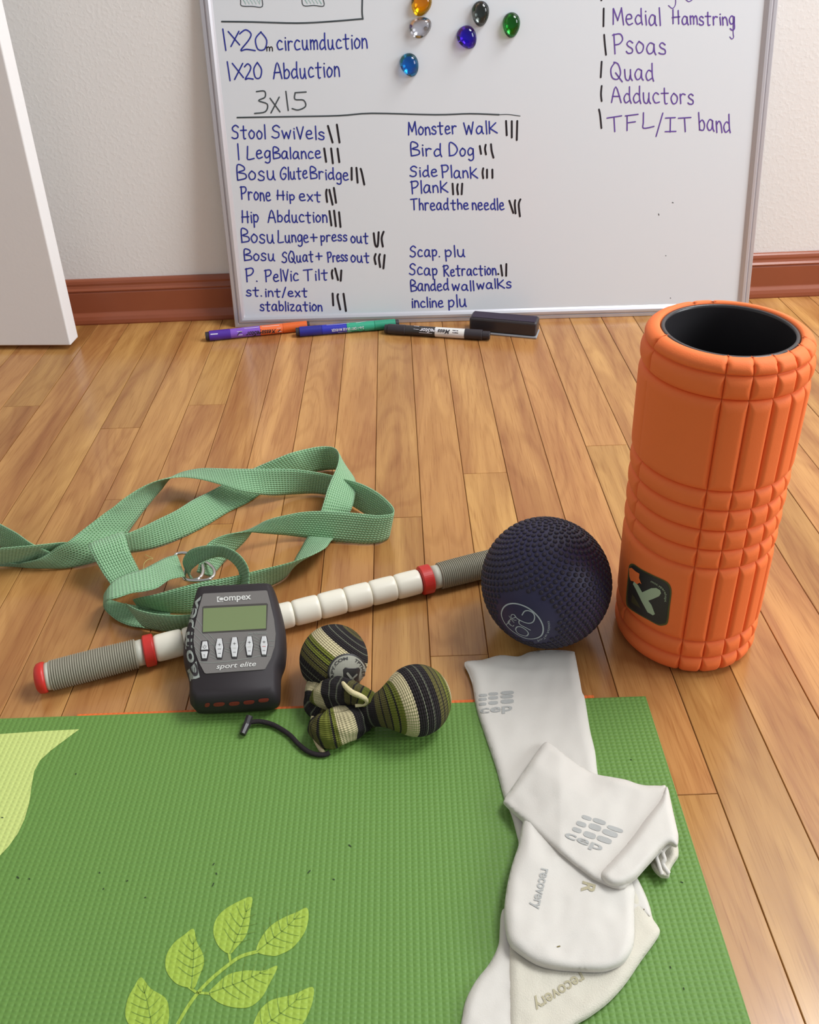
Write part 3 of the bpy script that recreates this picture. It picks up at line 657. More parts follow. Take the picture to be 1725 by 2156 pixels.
arc = zr([(415, 832), (460, 856), (500, 885), (522, 925), (522, 985)])
arcp = catmull(arc, 8)
def arcfn(pts, h, flip=False):
    L = [0]
    for a, b in zip(pts, pts[1:]): L.append(L[-1]+math.hypot(b[0]-a[0], b[1]-a[1]))
    def fn(u, v_):
        s = max(0, min(.9999, u))*L[-1]
        for i in range(len(L)-1):
            if L[i+1] >= s: break
        t = (s-L[i])/(L[i+1]-L[i]); a, b = pts[i], pts[i+1]; dx_, dy_ = (b[0]-a[0])/(L[i+1]-L[i]), (b[1]-a[1])/(L[i+1]-L[i])
        return (a[0]+(b[0]-a[0])*t+dy_*h*v_, a[1]+(b[1]-a[1])*t-dx_*h*v_)
    return fn
label_text('label_lettering', 'moc.yparehtpt', arcfn(arcp, 4.5), FS, M_lmint, rl, off=.0012)

# ---------------------------------------------------------------- textured massage ball
BC = Vector((0.12802, 0.67672, 0)); BR_ = .0622
M_navy = mat('navy_foam_rubber', (42, 37, 50), .55, .35); M_silver = mat('silver_print', (172, 182, 188), .45, .4)
br = root('massage_ball', BC, 'large dark navy massage ball covered in small nubs with round silver logo', 'massage ball')
bc = BC+Vector((0, 0, BR_+.0012))
bm = bmesh.new(); bmesh.ops.create_icosphere(bm, subdivisions=5, radius=BR_)
v = [x.co+bc for x in bm.verts]; f = [tuple(q.index for q in p.verts) for p in bm.faces]; bm.free()
M_navy2 = mat('navy_foam_base', (47, 44, 76), .5, .4)
ball = mk('ball_core', v, f, M_navy2, br, smooth=True)
BSf = treeof(ball)
def zb(ls): return [(980+x*.1971, 1060+y*.1971) for x, y in ls]
lc, _ = BSf(*zb([(625, 1260)])[0]); lcd = (lc-bc).normalized()
V = []; Fc = []; NN = 1500; k = 0
for i in range(NN):
    zf = 1-2*(i+.5)/NN; rr_ = math.sqrt(1-zf*zf); ph = i*math.pi*(3-math.sqrt(5)); d = Vector((rr_*math.cos(ph), rr_*math.sin(ph), zf))
    if d.dot(lcd) > math.cos(.50): continue
    a = d.orthogonal().normalized(); b = d.cross(a); base = len(V)
    for rad, hh in ((.0023, -.0003), (.0021, .0007), (.0013, .0012)):
        V += [bc+d*(BR_+hh)+(a*math.cos(j*math.pi/4)+b*math.sin(j*math.pi/4))*rad for j in range(8)]
    for r_ in range(2): Fc += [(base+r_*8+j, base+r_*8+(j+1) % 8, base+(r_+1)*8+(j+1) % 8, base+(r_+1)*8+j) for j in range(8)]
    Fc.append(tuple(base+16+j for j in range(8)))
mk('nubs', V, Fc, M_navy, br, smooth=True, kind='stuff')
ink('logo_ring', [zb([(390, 1200), (405, 1120), (465, 1074), (560, 1072), (680, 1120), (780, 1210), (830, 1310), (822, 1395), (760, 1437), (660, 1440), (550, 1392), (445, 1305)])], 3.0, BSf, M_silver, br, closed=True)
lg = [[(455, 1262), (470, 1285), (490, 1303)], [(442, 1290), (480, 1258)], [(470, 1200), (505, 1250), (522, 1268)], [(490, 1232), (462, 1262), (480, 1285), (505, 1308), (522, 1300)],
      [(500, 1225), (535, 1215), (530, 1190), (500, 1185), (490, 1210), (515, 1240), (545, 1245)]]
for l in lg: ink('logo_lettering', [zb(l)], 1.6, BSf, M_silver, br)
ink('logo_lettering', [zb([(540, 1340), (560, 1315), (600, 1318), (650, 1350), (675, 1385), (655, 1412), (610, 1405), (560, 1380)])], 2.4, BSf, M_silver, br, closed=True)
ink('logo_lettering', [zb([(580, 1240), (575, 1275), (600, 1300), (650, 1325), (695, 1350)])], 2.4, BSf, M_silver, br)
ink('logo_lettering', [zb([(530, 1195), (560, 1230), (620, 1262), (680, 1278), (725, 1262), (742, 1215), (725, 1170), (680, 1145), (635, 1150), (608, 1190)])], 2.4, BSf, M_silver, br)
bt = catmull(zb([(770, 1450), (835, 1425), (872, 1370), (885, 1310), (880, 1255)]), 8)
label_text('logo_lettering', 'Pro-Tec Athletics', arcfn(bt, -5.0), BSf, M_silver, br)

# ---------------------------------------------------------------- rolling massage stick
M_bead = mat('ivory_plastic', (236, 230, 212), .35, .5); M_red = mat('red_plastic', (196, 42, 34), .4, .5); M_grip = mat('grey_rubber_grip', (150, 145, 128), .6, .3); M_collar = mat('light_grey_plastic', (190, 188, 172), .45, .4)
SZ = .0157
e0 = G(74, 1431, SZ); e1 = G(1030, 1186, SZ); sax = (e1-e0).normalized()
def st(px):
    # distance along the axis of the point seen at px
    best = None
    for i in range(1200):
        t = i*.0005; P = e0+sax*t; x = CX+F*((P-CAM).dot(RT))/depth(P)
        if x >= px: return t
    return .6
sr = root('massage_stick', e0+sax*.25-Vector((0, 0, SZ)), 'rolling massage stick with ivory segments, red rings and grey ridged grips', 'massage stick')
tend = st(95)
v, f = revolve(e0, sax, [(0, .008), (.001, .0115), (.003, .0140), (.007, .0148), (.0095, .0143), (.010, .0120)], 40); mk('end_cap', v, f, M_red, sr, smooth=True)
t0 = .0095; t1 = st(106); v, f = revolve(e0, sax, [(t0, .0128), (t1, .0132)], 40); mk('collar', v, f, M_collar, sr, smooth=True)
g0 = t1; g1 = st(288)
def grip(g0, g1):
    pr = []; n = int((g1-g0)/.0021)
    for i in range(n):
        a = g0+(g1-g0)*i/n; s = (g1-g0)/n; bul = .0005*math.sin(math.pi*(i+.5)/n)
        pr += [(a, .0130+bul), (a+s*.25, .0142+bul), (a+s*.6, .0142+bul), (a+s*.85, .0130+bul)]
    pr.append((g1, .0130)); v, f = revolve(e0, sax, pr, 40); return mk('grip', v, f, M_grip, sr)
grip(g0, g1)
c1 = st(303); v, f = revolve(e0, sax, [(g1-.003, .0124), (c1, .0126)], 40); mk('collar', v, f, M_collar, sr, smooth=True)
def ringp(a, b):
    v, f = revolve(e0, sax, [(a, .0138), (a+.001, .0155), (b-.001, .0155), (b, .0138)], 48); o = mk('red_ring', v, f, M_red, sr); bevel(o, .0006, 2); return o
r0_, r1_ = st(303), st(326); ringp(r0_, r1_)
re0, re1 = st(884), st(908); ringp(re0, re1)
nb = 11; bs0 = r1_; bs1 = re0; nb = max(1, round((bs1-bs0)/(st(783)-st(730))))
for i in range(nb):
    a = bs0+(bs1-bs0)*i/nb; L_ = (bs1-bs0)/nb-.0004; pr = []
    for k_ in range(17):
        u = .5-.5*math.cos(math.pi*k_/16); pr.append((a+L_*u, .0133-.0017*abs(2*u-1)**14-.0003*abs(2*u-1)**2))
    v, f = revolve(e0, sax, pr, 40); mk('spindle', v, f, M_bead, sr, smooth=True)
v, f = revolve(e0, sax, [(bs0-.005, .006), (bs1+.01, .006)], 16); mk('core_rod', v, f, M_collar, sr)
c2 = st(925); v, f = revolve(e0, sax, [(re1, .0126), (c2, .0124)], 40); mk('collar', v, f, M_collar, sr, smooth=True)
grip(c2, c2+(g1-g0)); te = c2+(g1-g0)
v, f = revolve(e0, sax, [(te, .0132), (te+.006, .0128)], 40); mk('collar', v, f, M_collar, sr, smooth=True)
v, f = revolve(e0, sax, [(te+.006, .0120), (te+.0065, .0143), (te+.010, .0148), (te+.014, .0140), (te+.016, .008)], 40); mk('end_cap', v, f, M_red, sr, smooth=True)

# ---------------------------------------------------------------- whiteboard markers and eraser
def marker(pxa, pxb, r, secs, mats_, label, r1=None):
    A = G(pxa[0], pxa[1], r); B = G(pxb[0], pxb[1], r); ax = (B-A); L_ = ax.length; ax.normalize()
    ro = root('dry_erase_marker', (A+B)/2-Vector((0, 0, r)), label, 'marker', 'dry-erase markers on the floor')
    surfs = []
    for (nm, a, b, rad, m) in secs:
        rr_ = r*rad; e = .0006
        v, f = revolve(A, ax, [(L_*a, rr_*.93), (L_*a+e, rr_), (L_*b-e, rr_), (L_*b, rr_*.93)], 32)
        surfs.append(mk(nm, v, f, m, ro, smooth=False)); surfs[-1].data.shade_smooth()
        md = surfs[-1].modifiers.new('es', 'EDGE_SPLIT'); md.split_angle = math.radians(35)
    return ro, treeof(*surfs)
P_ = lambda n, c: mat(n, c, .38, .5)
M_cp = P_('purple_cap', (78, 42, 150)); M_lp = P_('lilac_label', (128, 84, 188)); M_lo = P_('orange_label', (235, 112, 58)); M_co = P_('orange_cap', (222, 100, 38)); M_bk = P_('black_cap', (48, 42, 46))
M_cb = P_('blue_cap', (40, 40, 135)); M_lb = P_('blue_label', (44, 50, 170)); M_lt = P_('teal_label', (50, 160, 125)); M_ct = P_('teal_cap', (42, 145, 112)); M_wl = P_('white_label', (222, 218, 212)); M_wt = P_('white_lettering', (225, 222, 228))
m1, s1 = marker((433, 708), (652, 685), .0088, [('end_plug', 0, .035, .85, M_bk), ('cap', .035, .235, 1, M_cp), ('label_sleeve', .235, .52, .97, M_lp), ('label_sleeve', .52, .74, .97, M_lo), ('cap', .74, .975, 1, M_co), ('end_plug', .975, 1, .85, M_bk)], 0, 'purple and orange double ended marker, leftmost on the floor below the whiteboard')
m2, s2 = marker((623, 699), (840, 681), .0088, [('end_plug', 0, .035, .85, M_bk), ('cap', .035, .25, 1, M_cb), ('label_sleeve', .25, .49, .97, M_lb), ('label_sleeve', .49, .76, .97, M_lt), ('cap', .76, .965, 1, M_ct), ('end_plug', .965, 1, .85, M_bk)], 0, 'blue and teal double ended marker between the purple and the black one')
m3, s3 = marker((811, 692), (1032, 706), .0088, [('end_plug', 0, .03, .9, M_bk), ('cap', .03, .2, 1.03, M_bk), ('label_sleeve', .2, .485, .97, P_('black_label_sleeve', (52, 48, 48))), ('label_sleeve', .485, .765, .97, M_wl), ('cap', .765, .93, 1.02, M_bk), ('end_plug', .93, 1, .82, M_bk)], 0, 'black and white double ended marker beside the eraser')
label_text('lettering', 'MessageStor', aff((581, 693), (518, 699), (.8, 9.5)), s1, M_bk, m1, shear=.3, bold=.02)
ink('cap_mark', [[(444, 704), (458, 703)]], 2, s1, M_wt, m1); fillpoly('emblem_print', [[(499, 698), (510, 697), (511, 705), (500, 706)]], s1, M_wt, m1)
ink('emblem_mark', [[(501, 705), (505, 700), (509, 699)]], 1.8, s1, M_bk, m1, off=.0006)
fillpoly('emblem_print', [[(583, 691), (592, 690), (593, 698), (584, 699)]], s1, M_wt, m1); ink('emblem_mark', [[(586, 698), (590, 694)]], 1.8, s1, M_bk, m1, off=.0006)
label_text('lettering', 'fine print', aff((540, 690), (515, 693), (.2, 3)), s1, M_wt, m1) if False else None
ink('small_print', [[(515, 692), (545, 689)], [(552, 688), (588, 685)], [(556, 706), (585, 703)]], .9, s1, M_wt, m1, smooth=1)
label_text('lettering', '2-in-1 DRY ERASE MARKER', aff((766, 687), (698, 693), (.4, 5.5)), s2, M_wt, m2, bold=.01)
ink('small_print', [[(712, 700), (740, 698)], [(688, 685), (712, 683), (735, 681)], [(750, 680), (770, 677)]], .9, s2, M_wt, m2, smooth=1)
ink('emblem_mark', [[(722, 698), (735, 700), (748, 697), (760, 698), (768, 695)]], 1.6, s2, M_bk, m2)
label_text('lettering', 'MessageStor', aff((948, 695), (884, 691), (-.6, 8)), s3, M_wt, m3, shear=.3, bold=.02)
label_text('lettering', 'Mess', aff((948, 695), (922, 693.4), (-.6, 8)), s3, M_bk, m3, shear=.3, bold=.02, off=.0007)
fillpoly('emblem_print', [[(872, 686), (883, 687), (882, 694), (871, 693)]], s3, M_wt, m3); fillpoly('emblem_print', [[(953, 695), (965, 696), (965, 702), (953, 701)]], s3, M_bk, m3)
ink('emblem_mark', [[(875, 692), (880, 689)]], 1.5, s3, M_bk, m3, off=.0006); ink('emblem_mark', [[(956, 700), (961, 697)]], 1.5, s3, M_wt, m3, off=.0006)
ink('small_print', [[(883, 700), (910, 702)], [(928, 702), (975, 706)], [(932, 706), (972, 709)]], .9, s3, M_wt, m3, smooth=1)
EA = G(988, 701); EB = G(1129, 714); ex_ = (EB-EA).normalized(); ey_ = Vector((-ex_.y, ex_.x, 0)); EL = (EB-EA).length
M_felt = mat('dark_felt', (66, 58, 70), .9, .1, bump=(500, .3, 2)); M_eh = mat('black_plastic_shell', (50, 44, 46), .35, .5); M_gs = mat('pale_grey_strip', (150, 152, 156), .5, .4)
er = root('board_eraser', EA+ex_*EL/2+ey_*.017, 'black block whiteboard eraser leaning by the board bottom frame', 'eraser')
cE = EA+ex_*EL/2+ey_*.0165; Zu = Vector((0, 0, 1))
v, f = boxm(cE+Zu*.002, ex_, ey_, Zu, EL+.002, .035, .004); o = mk('base_strip', v, f, M_gs, er); bevel(o, .0015)
v, f = boxm(cE+Zu*.0165, ex_, ey_, Zu, EL, .033, .025); o = mk('shell', v, f, M_eh, er); bevel(o, .004, 3)
v, f = boxm(cE+Zu*.0293, ex_, ey_, Zu, EL-.007, .026, .0012); o = mk('top_pad', v, f, M_felt, er); bevel(o, .0005)
# ---------------------------------------------------------------- green strap
def weave_mat():
    m = bpy.data.materials.new('green_cotton_webbing'); m.use_nodes = True; nt = m.node_tree; N = nt.nodes; L = nt.links; b = N['Principled BSDF']
    b.inputs['Roughness'].default_value = .85; b.inputs['Specular IOR Level'].default_value = .15; b.inputs['Sheen Weight'].default_value = .25
    uv = N.new('ShaderNodeUVMap'); uv.uv_map = 'UVMap'
    sp = N.new('ShaderNodeSeparateXYZ'); L.new(uv.outputs[0], sp.inputs[0])
    # rows run along the strap, stitches shift from row to row like a chevron
    def mth(op, a, b_=None):
        n = N.new('ShaderNodeMath'); n.operation = op
        for i, q in enumerate((a, b_)):
            if q is None: continue
            if isinstance(q, (int, float)): n.inputs[i].default_value = q
            else: L.new(q, n.inputs[i])
        return n.outputs[0]
    row = mth('SINE', mth('MULTIPLY', sp.outputs[1], 2*math.pi*13))
    tri = mth('PINGPONG', mth('MULTIPLY', sp.outputs[1], 26.0), 1.0)
    st_ = mth('SINE', mth('ADD', mth('MULTIPLY', sp.outputs[0], 2*math.pi/.0036), mth('MULTIPLY', tri, 3.0)))
    h = mth('ADD', mth('MULTIPLY', row, .5), mth('MULTIPLY', st_, .5))
    bp = N.new('ShaderNodeBump'); bp.inputs['Strength'].default_value = .9; bp.inputs['Distance'].default_value = .0009; L.new(h, bp.inputs['Height']); L.new(bp.outputs[0], b.inputs['Normal'])
    mr = N.new('ShaderNodeMapRange'); mr.inputs[1].default_value = -1.0; mr.inputs[2].default_value = .6; L.new(h, mr.inputs[0])
    mx = N.new('ShaderNodeMix'); mx.data_type = 'RGBA'; mx.inputs[6].default_value = (*lin((92, 144, 92)), 1); mx.inputs[7].default_value = (*lin((168, 212, 166)), 1)
    L.new(mr.outputs[0], mx.inputs[0]); L.new(mx.outputs[2], b.inputs['Base Color'])
    return m
M_web = weave_mat()
sroot = root('yoga_strap', G(420, 1150), 'sage green cotton yoga strap looped loosely on the floor with metal rings', 'yoga strap')
def web(name, sts, smooth=5, th=.0017, nw=8, curl=0.0):
    """sts: (ax, ay, az, bx, by, bz) photo points of both strap edges with heights"""
    P = catmull(sts, smooth); A = [G(p[0], p[1], max(p[2], .0012)) for p in P]; B = [G(p[3], p[4], max(p[5], .0012)) for p in P]
    n = len(A); mid = [(A[i]+B[i])/2 for i in range(n)]; s = [0]
    for i in range(1, n): s.append(s[-1]+(mid[i]-mid[i-1]).length)
    nor = []
    for i in range(n):
        t = mid[min(n-1, i+1)]-mid[max(0, i-1)]; w_ = B[i]-A[i]; q = t.cross(w_)
        if q.length < 1e-9: q = nor[-1] if nor else Vector((0, 0, 1))
        q.normalize()
        if nor and q.dot(nor[-1]) < 0: q = -q
        nor.append(q)
    V = []; U = []
    for sd in (1, -1):
        for i in range(n):
            for j in range(nw+1):
                u = j/nw; e = th*.5*(1 if 0 < j < nw else .35)
                V.append(A[i]+(B[i]-A[i])*u+nor[i]*(sd*e+curl*math.sin(math.pi*u))); U.append((s[i], u))
    m = nw+1; Fc = []; off = n*m
    for i in range(n-1):
        for j in range(nw):
            a = i*m+j; Fc.append((a, a+1, a+m+1, a+m)); Fc.append((off+a, off+a+m, off+a+m+1, off+a+1))
        a = i*m; Fc.append((a, a+m, off+a+m, off+a)); a = i*m+nw; Fc.append((a, off+a, off+a+m, a+m))
    for i in (0, n-1):
        for j in range(nw):
            a = i*m+j; Fc.append((a, off+a, off+a+1, a+1) if i == 0 else (a, a+1, off+a+1, off+a))
    o = mk(name, V, Fc, M_web, sroot, smooth=True, uvs=U); fixn(o); return o
# long upper loop: far left -> crest -> behind the upright band -> right bend -> front band -> ring
web('webbing', [(-60, 1192, .002, -60, 1172, .012), (25, 1193, .002, 30, 1186, .008), (60, 1196, .002, 50, 1184, .012), (100, 1197, .002, 80, 1177, .018), (150, 1195, .002, 103, 1164, .024), (215, 1178, .003, 124, 1149, .033), (250, 1150, .003, 144, 1140, .036), (273, 1117, .005, 165, 1123, .037), (284, 1101, .007, 191, 1103, .038), (298, 1082, .009, 221, 1080, .039),
 (314, 1062, .011, 240, 1067, .040), (328, 1045, .013, 258, 1052, .041), (341, 1030, .014, 288, 1032, .042), (352, 1015, .015, 318, 1017, .042), (361, 1006, .017, 345, 1009, .041), (378, 996, .020, 375, 1005, .038), (398, 990, .028, 400, 1006, .038), (425, 986, .034, 430, 1011, .037), (455, 986, .038, 470, 1022, .034), (500, 987, .041, 512, 1036, .026), (559, 987, .041, 569, 1043, .012),
 (618, 988, .039, 618, 1041, .005), (666, 994, .036, 660, 1039, .003), (700, 1001, .036, 696, 1043, .003), (725, 1008, .036, 716, 1050, .003), (751, 1015, .036, 740, 1064, .003), (775, 1025, .036, 765, 1080, .002), (800, 1040, .036, 788, 1096, .002), (818, 1056, .036, 805, 1112, .002), (828, 1068, .036, 814, 1124, .002), (830, 1077, .036, 819, 1131, .002), (825, 1082, .036, 813, 1137, .002),
 (812, 1084, .036, 797, 1143, .002), (793, 1085, .036, 770, 1145, .002), (766, 1082, .036, 737, 1143, .002), (736, 1079, .036, 697, 1139, .003), (707, 1077, .036, 668, 1135, .004), (674, 1076, .036, 635, 1131, .006), (638, 1078, .036, 603, 1127, .010), (605, 1084, .036, 578, 1125, .015), (575, 1091, .035, 553, 1123, .020), (551, 1100, .032, 530, 1121, .026), (536, 1112, .027, 508, 1121, .032), (526, 1127, .020, 483, 1124, .036), (515, 1141, .014, 458, 1132, .037), (500, 1156, .009, 440, 1143, .036), (483, 1172, .006, 428, 1158, .033), (468, 1188, .004, 422, 1175, .028), (455, 1203, .008, 418, 1192, .022), (446, 1214, .012, 414, 1204, .018)])
# second strand: left patch -> diagonal -> behind -> top bend -> upright band -> under the front band -> sweep back left
web('webbing', [(236, 1150, .014, 252, 1178, .002), (250, 1134, .022, 258, 1170, .002), (262, 1126, .027, 271, 1163, .002), (295, 1112, .026, 300, 1159, .001), (329, 1095, .025, 340, 1149, .001), (370, 1075, .025, 388, 1130, .001), (407, 1052, .022, 435, 1106, .001), (440, 1036, .018, 481, 1078, .001), (466, 1022, .016, 522, 1058, .001), (500, 1003, .016, 555, 1036, .001), (536, 985, .022, 585, 1020, .001), (569, 971, .029, 612, 1009, .001),
 (609, 955, .036, 640, 1000, .001), (638, 947, .036, 662, 994, .001), (668, 941, .037, 684, 990, .001), (690, 940, .038, 698, 989, .002), (704, 943, .040, 712, 989, .003), (712, 951, .042, 727, 990, .006), (714, 963, .043, 740, 998, .012), (711, 979, .043, 748, 1010, .018), (705, 994, .043, 750, 1024, .022), (697, 1011, .042, 748, 1040, .024), (689, 1032, .040, 745, 1056, .024), (682, 1056, .036, 741, 1070, .022), (675, 1078, .030, 735, 1084, .016), (665, 1100, .020, 722, 1108, .006),
 (653, 1122, .010, 708, 1128, .002), (643, 1138, .004, 697, 1139, .012), (634, 1155, .002, 688, 1151, .022), (624, 1172, .001, 675, 1160, .028), (617, 1188, .001, 656, 1169, .031), (612, 1200, .001, 636, 1176, .033), (604, 1213, .001, 612, 1184, .034), (590, 1224, .001, 590, 1190, .034), (568, 1235, .001, 568, 1195, .034), (540, 1250, .001, 535, 1203, .034), (504, 1263, .001, 504, 1211, .034), (460, 1280, .001, 462, 1219, .034), (423, 1291, .001, 423, 1226, .035), (375, 1292, .001, 375, 1238, .034), (340, 1288, .002, 330, 1251, .031), (312, 1280, .003, 300, 1257, .027), (290, 1276, .003, 280, 1262, .020)])
# loop running off the left edge
web('webbing', [(-60, 1070, .036, -60, 1120, .002), (0, 1103, .036, -5, 1150, .002), (35, 1122, .036, 28, 1166, .002), (60, 1140, .035, 52, 1178, .002), (82, 1152, .030, 76, 1184, .002), (105, 1162, .024, 100, 1188, .002)])
web('webbing', [(-60, 1158, .036, -60, 1190, .003), (0, 1154, .036, 0, 1190, .003), (35, 1151, .036, 28, 1189, .003), (70, 1148, .036, 55, 1187, .003), (100, 1145, .034, 84, 1180, .003), (130, 1142, .030, 112, 1172, .003), (150, 1142, .024, 138, 1168, .003)])
# bright patch crossing over, down to the sewn flap
web('webbing', [(196, 1150, .026, 250, 1132, .026), (190, 1145, .036, 256, 1121, .036), (186, 1148, .042, 261, 1123, .042), (190, 1160, .042, 266, 1134, .042), (196, 1172, .038, 270, 1150, .038), (204, 1186, .033, 276, 1166, .033), (217, 1208, .026, 285, 1184, .026), (232, 1229, .021, 294, 1202, .021), (244, 1248, .014, 303, 1218, .014)], nw=8)
# sewn flap to the rings, wrapping round at the left and back underneath
web('webbing', [(389, 1214, .026, 372, 1168, .026), (372, 1217, .031, 356, 1172, .031), (355, 1222, .035, 343, 1177, .035), (331, 1238, .038, 322, 1188, .038), (305, 1245, .040, 300, 1199, .040), (277, 1249, .041, 270, 1208, .041), (250, 1258, .041, 246, 1219, .041), (234, 1262, .040, 234, 1229, .040), (224, 1266, .036, 226, 1240, .036), (219, 1273, .026, 220, 1250, .026), (220, 1282, .014, 222, 1256, .014), (229, 1292, .006, 232, 1262, .006), (248, 1307, .003, 258, 1270, .003), (275, 1318, .002, 292, 1276, .002), (302, 1322, .002, 322, 1282, .002), (345, 1330, .002, 360, 1288, .002)], nw=8)
web('webbing', [(264, 1270, .026, 300, 1318, .004), (278, 1278, .030, 312, 1323, .004), (295, 1285, .032, 330, 1327, .003), (326, 1292, .033, 350, 1330, .003), (363, 1295, .033, 378, 1330, .003), (399, 1294, .033, 402, 1325, .003), (440, 1288, .033, 440, 1318, .003)])
# curl rising out of the rings
web('webbing', [(392, 1200, .020, 408, 1222, .008), (385, 1186, .030, 401, 1217, .015), (388, 1172, .040, 402, 1203, .022), (400, 1158, .050, 411, 1193, .030), (424, 1150, .058, 426, 1183, .038), (453, 1148, .062, 450, 1174, .044), (477, 1152, .062, 471, 1173, .045), (501, 1165, .058, 489, 1184, .042), (518, 1185, .050, 501, 1199, .036), (525, 1207, .040, 505, 1216, .028), (523, 1235, .028, 505, 1237, .018), (516, 1262, .016, 500, 1262, .006)], nw=6)
M_chr = mat('polished_steel', (215, 212, 210), .14, .5, metal=1)
for pts in ([(369, 1172), (378, 1165), (398, 1166), (420, 1178), (428, 1196), (424, 1213), (410, 1221), (390, 1219), (378, 1198)], [(388, 1216), (398, 1222), (420, 1223), (440, 1220), (451, 1210), (449, 1196), (432, 1182), (410, 1180), (394, 1196)]):
    p = [G(x, y, z) for x, y, z in [(q[0], q[1], .022) for q in catmull(pts, 5, True)]]
    v, f = tube(p, .0019, 10, True); mk('d_ring', v, f, M_chr, sroot, smooth=True)
M_thr = mat('pale_green_thread', (190, 190, 120), .9, .1)
v, f = tube([G(x, y, z) for x, y, z in catmull([(302, 1198, .012), (304, 1186, .01), (312, 1178, .006), (322, 1176, .003), (310, 1170, .004), (306, 1168, .002)], 5)], .0003, 5); mk('loose_thread', v, f, M_thr, sroot, smooth=True)

# ---------------------------------------------------------------- muscle stimulator
M_rub = mat('black_rubber_case', (45, 40, 42), .6, .3); M_face = mat('grey_faceplate', (112, 108, 104), .4, .5); M_lcd = mat('lcd_screen', (116, 130, 88), .25, .5); M_btn = mat('pale_grey_buttons', (198, 198, 196), .4, .4)
M_prt = mat('silver_lettering', (205, 204, 198), .5, .4); M_prt2 = mat('grey_green_lettering', (140, 146, 138), .5, .4); M_or = mat('orange_sockets', (128, 50, 40), .6, .3); M_trim2 = mat('screen_bezel', (70, 66, 62), .4, .4)
def z5(ls): return [(370+x*.16698, 1200+y*.16698) for x, y in ls]
DO = G(495, 1503, MZ+.0006); dyaw = math.radians(3.0); dt = math.radians(16.5)
DX = Vector((math.cos(dyaw), math.sin(dyaw), 0)); DYh = Vector((-math.sin(dyaw), math.cos(dyaw), 0)); DY = DYh*math.cos(dt)+Vector((0, 0, math.sin(dt))); DN = DX.cross(DY).normalized()
TH = .029
top = Surf(P=DO+DN*TH, N=DN); midp = Surf(P=DO+DN*.014, N=DN)
outl = [(270, 300), (330, 250), (600, 232), (900, 215), (1180, 207), (1240, 250), (1300, 420), (1360, 640), (1395, 850), (1400, 1080), (1380, 1200), (1335, 1320), (1325, 1500), (1312, 1640), (1250, 1700), (1120, 1725), (700, 1752), (300, 1765), (225, 1735), (178, 1650), (172, 1420), (130, 1280), (97, 1100), (110, 900), (160, 700), (220, 480)]
op = catmull(z5(outl), 3, True)
dc = sum((Vector(top(x, y)[0]) for x, y in op), Vector())/len(op)
mid_r = [midp(x, y)[0] for x, y in op]; mc = sum(mid_r, Vector())/len(mid_r)
def shrink(r, c, e):
    return [p+(c-p).normalized()*e for p in r]
dev = root('muscle_stimulator', DO+DYh*.05-Vector((0, 0, MZ)), 'black handheld muscle stimulator with grey faceplate and small screen propped on stick', 'muscle stimulator')
mid2 = [p-DN*((p-(DO)).dot(DN)-.014) for p in mid_r]
# keep the front end standing on the mat: slide the lower rings inside the outline
rings = [shrink([p-DN*.0135 for p in mid2], mc-DN*.0135, .006), shrink([p-DN*.010 for p in mid2], mc-DN*.010, .0015), mid2, shrink([p+DN*.008 for p in mid2], mc+DN*.008, .0022), shrink([p+DN*.0125 for p in mid2], mc+DN*.0125, .0050), shrink([p+DN*.0150 for p in mid2], mc+DN*.0150, .0085)]
v, f = loft(rings); body = mk('case', v, f, M_rub, dev, smooth=True); fixn(body)
md = body.modifiers.new('es', 'EDGE_SPLIT'); md.split_angle = math.radians(50)
TS = Surf(P=DO+DN*(.0293), N=DN)
DS = treeof(body)
plate = z5([(345, 310), (360, 302), (1135, 262), (1155, 268), (1190, 400), (1240, 620), (1262, 800), (1250, 960), (1200, 1120), (1128, 1250), (1110, 1258), (385, 1310), (365, 1300), (300, 1180), (250, 1050), (225, 900), (240, 720), (290, 500)])
def prism(name, poly, surf, h0, h1, m, parent, bv=0):
    lo = [surf(x, y)[0]+DN*h0 for x, y in poly]; hi = [surf(x, y)[0]+DN*h1 for x, y in poly]; v, f = loft([lo, hi]); o = mk(name, v, f, m, parent); fixn(o)
    if bv: bevel(o, bv, 2)
    return o
fp = prism('faceplate', plate, TS, -.002, .0006, M_face, dev)
prism('screen_bezel', z5([(340, 475), (360, 462), (1150, 425), (1165, 440), (1150, 755), (1140, 765), (345, 805), (335, 790)]), TS, 0, .0009, M_trim2, fp if False else dev)
prism('lcd_screen', z5([(352, 492), (1146, 452), (1140, 745), (345, 790)]), TS, 0, .0011, M_lcd, dev)
FSf = Surf(P=TS.P+DN*.0007, N=DN)
for l in ([(262, 612), (335, 708)], [(245, 716), (500, 970)], [(412, 802), (515, 908)], [(230, 800), (345, 918)], [(225, 872), (320, 960)], [(232, 960), (310, 1040)], [(800, 978), (870, 895), (930, 832), (1000, 845), (1068, 890)], [(420, 940), (505, 938)], [(610, 925), (690, 920)], [(800, 915), (870, 908)], [(1170, 895), (1245, 893)], [(1180, 955), (1235, 955)],
          [(800, 1010), (870, 930)], [(805, 1040), (880, 960)], [(985, 880), (1060, 905)], [(985, 920), (1065, 950)], [(990, 960), (1065, 985)], [(990, 1000), (1065, 1020)], [(440, 1000), (500, 1050)], [(440, 1050), (505, 1085)], [(430, 1090), (520, 1125)], [(620, 985), (690, 1010)], [(620, 1020), (690, 1040)], [(250, 1010), (310, 1090)], [(260, 1060), (320, 1130)]):
    ink('faceplate_line', [z5(l)], .75, FSf, M_prt2, dev, off=.0002)
ink('faceplate_line', [z5([(300, 1160), (450, 1170), (700, 1150), (900, 1118), (1060, 1085), (1195, 1075)])], 1.0, FSf, M_prt2, dev, off=.0002)
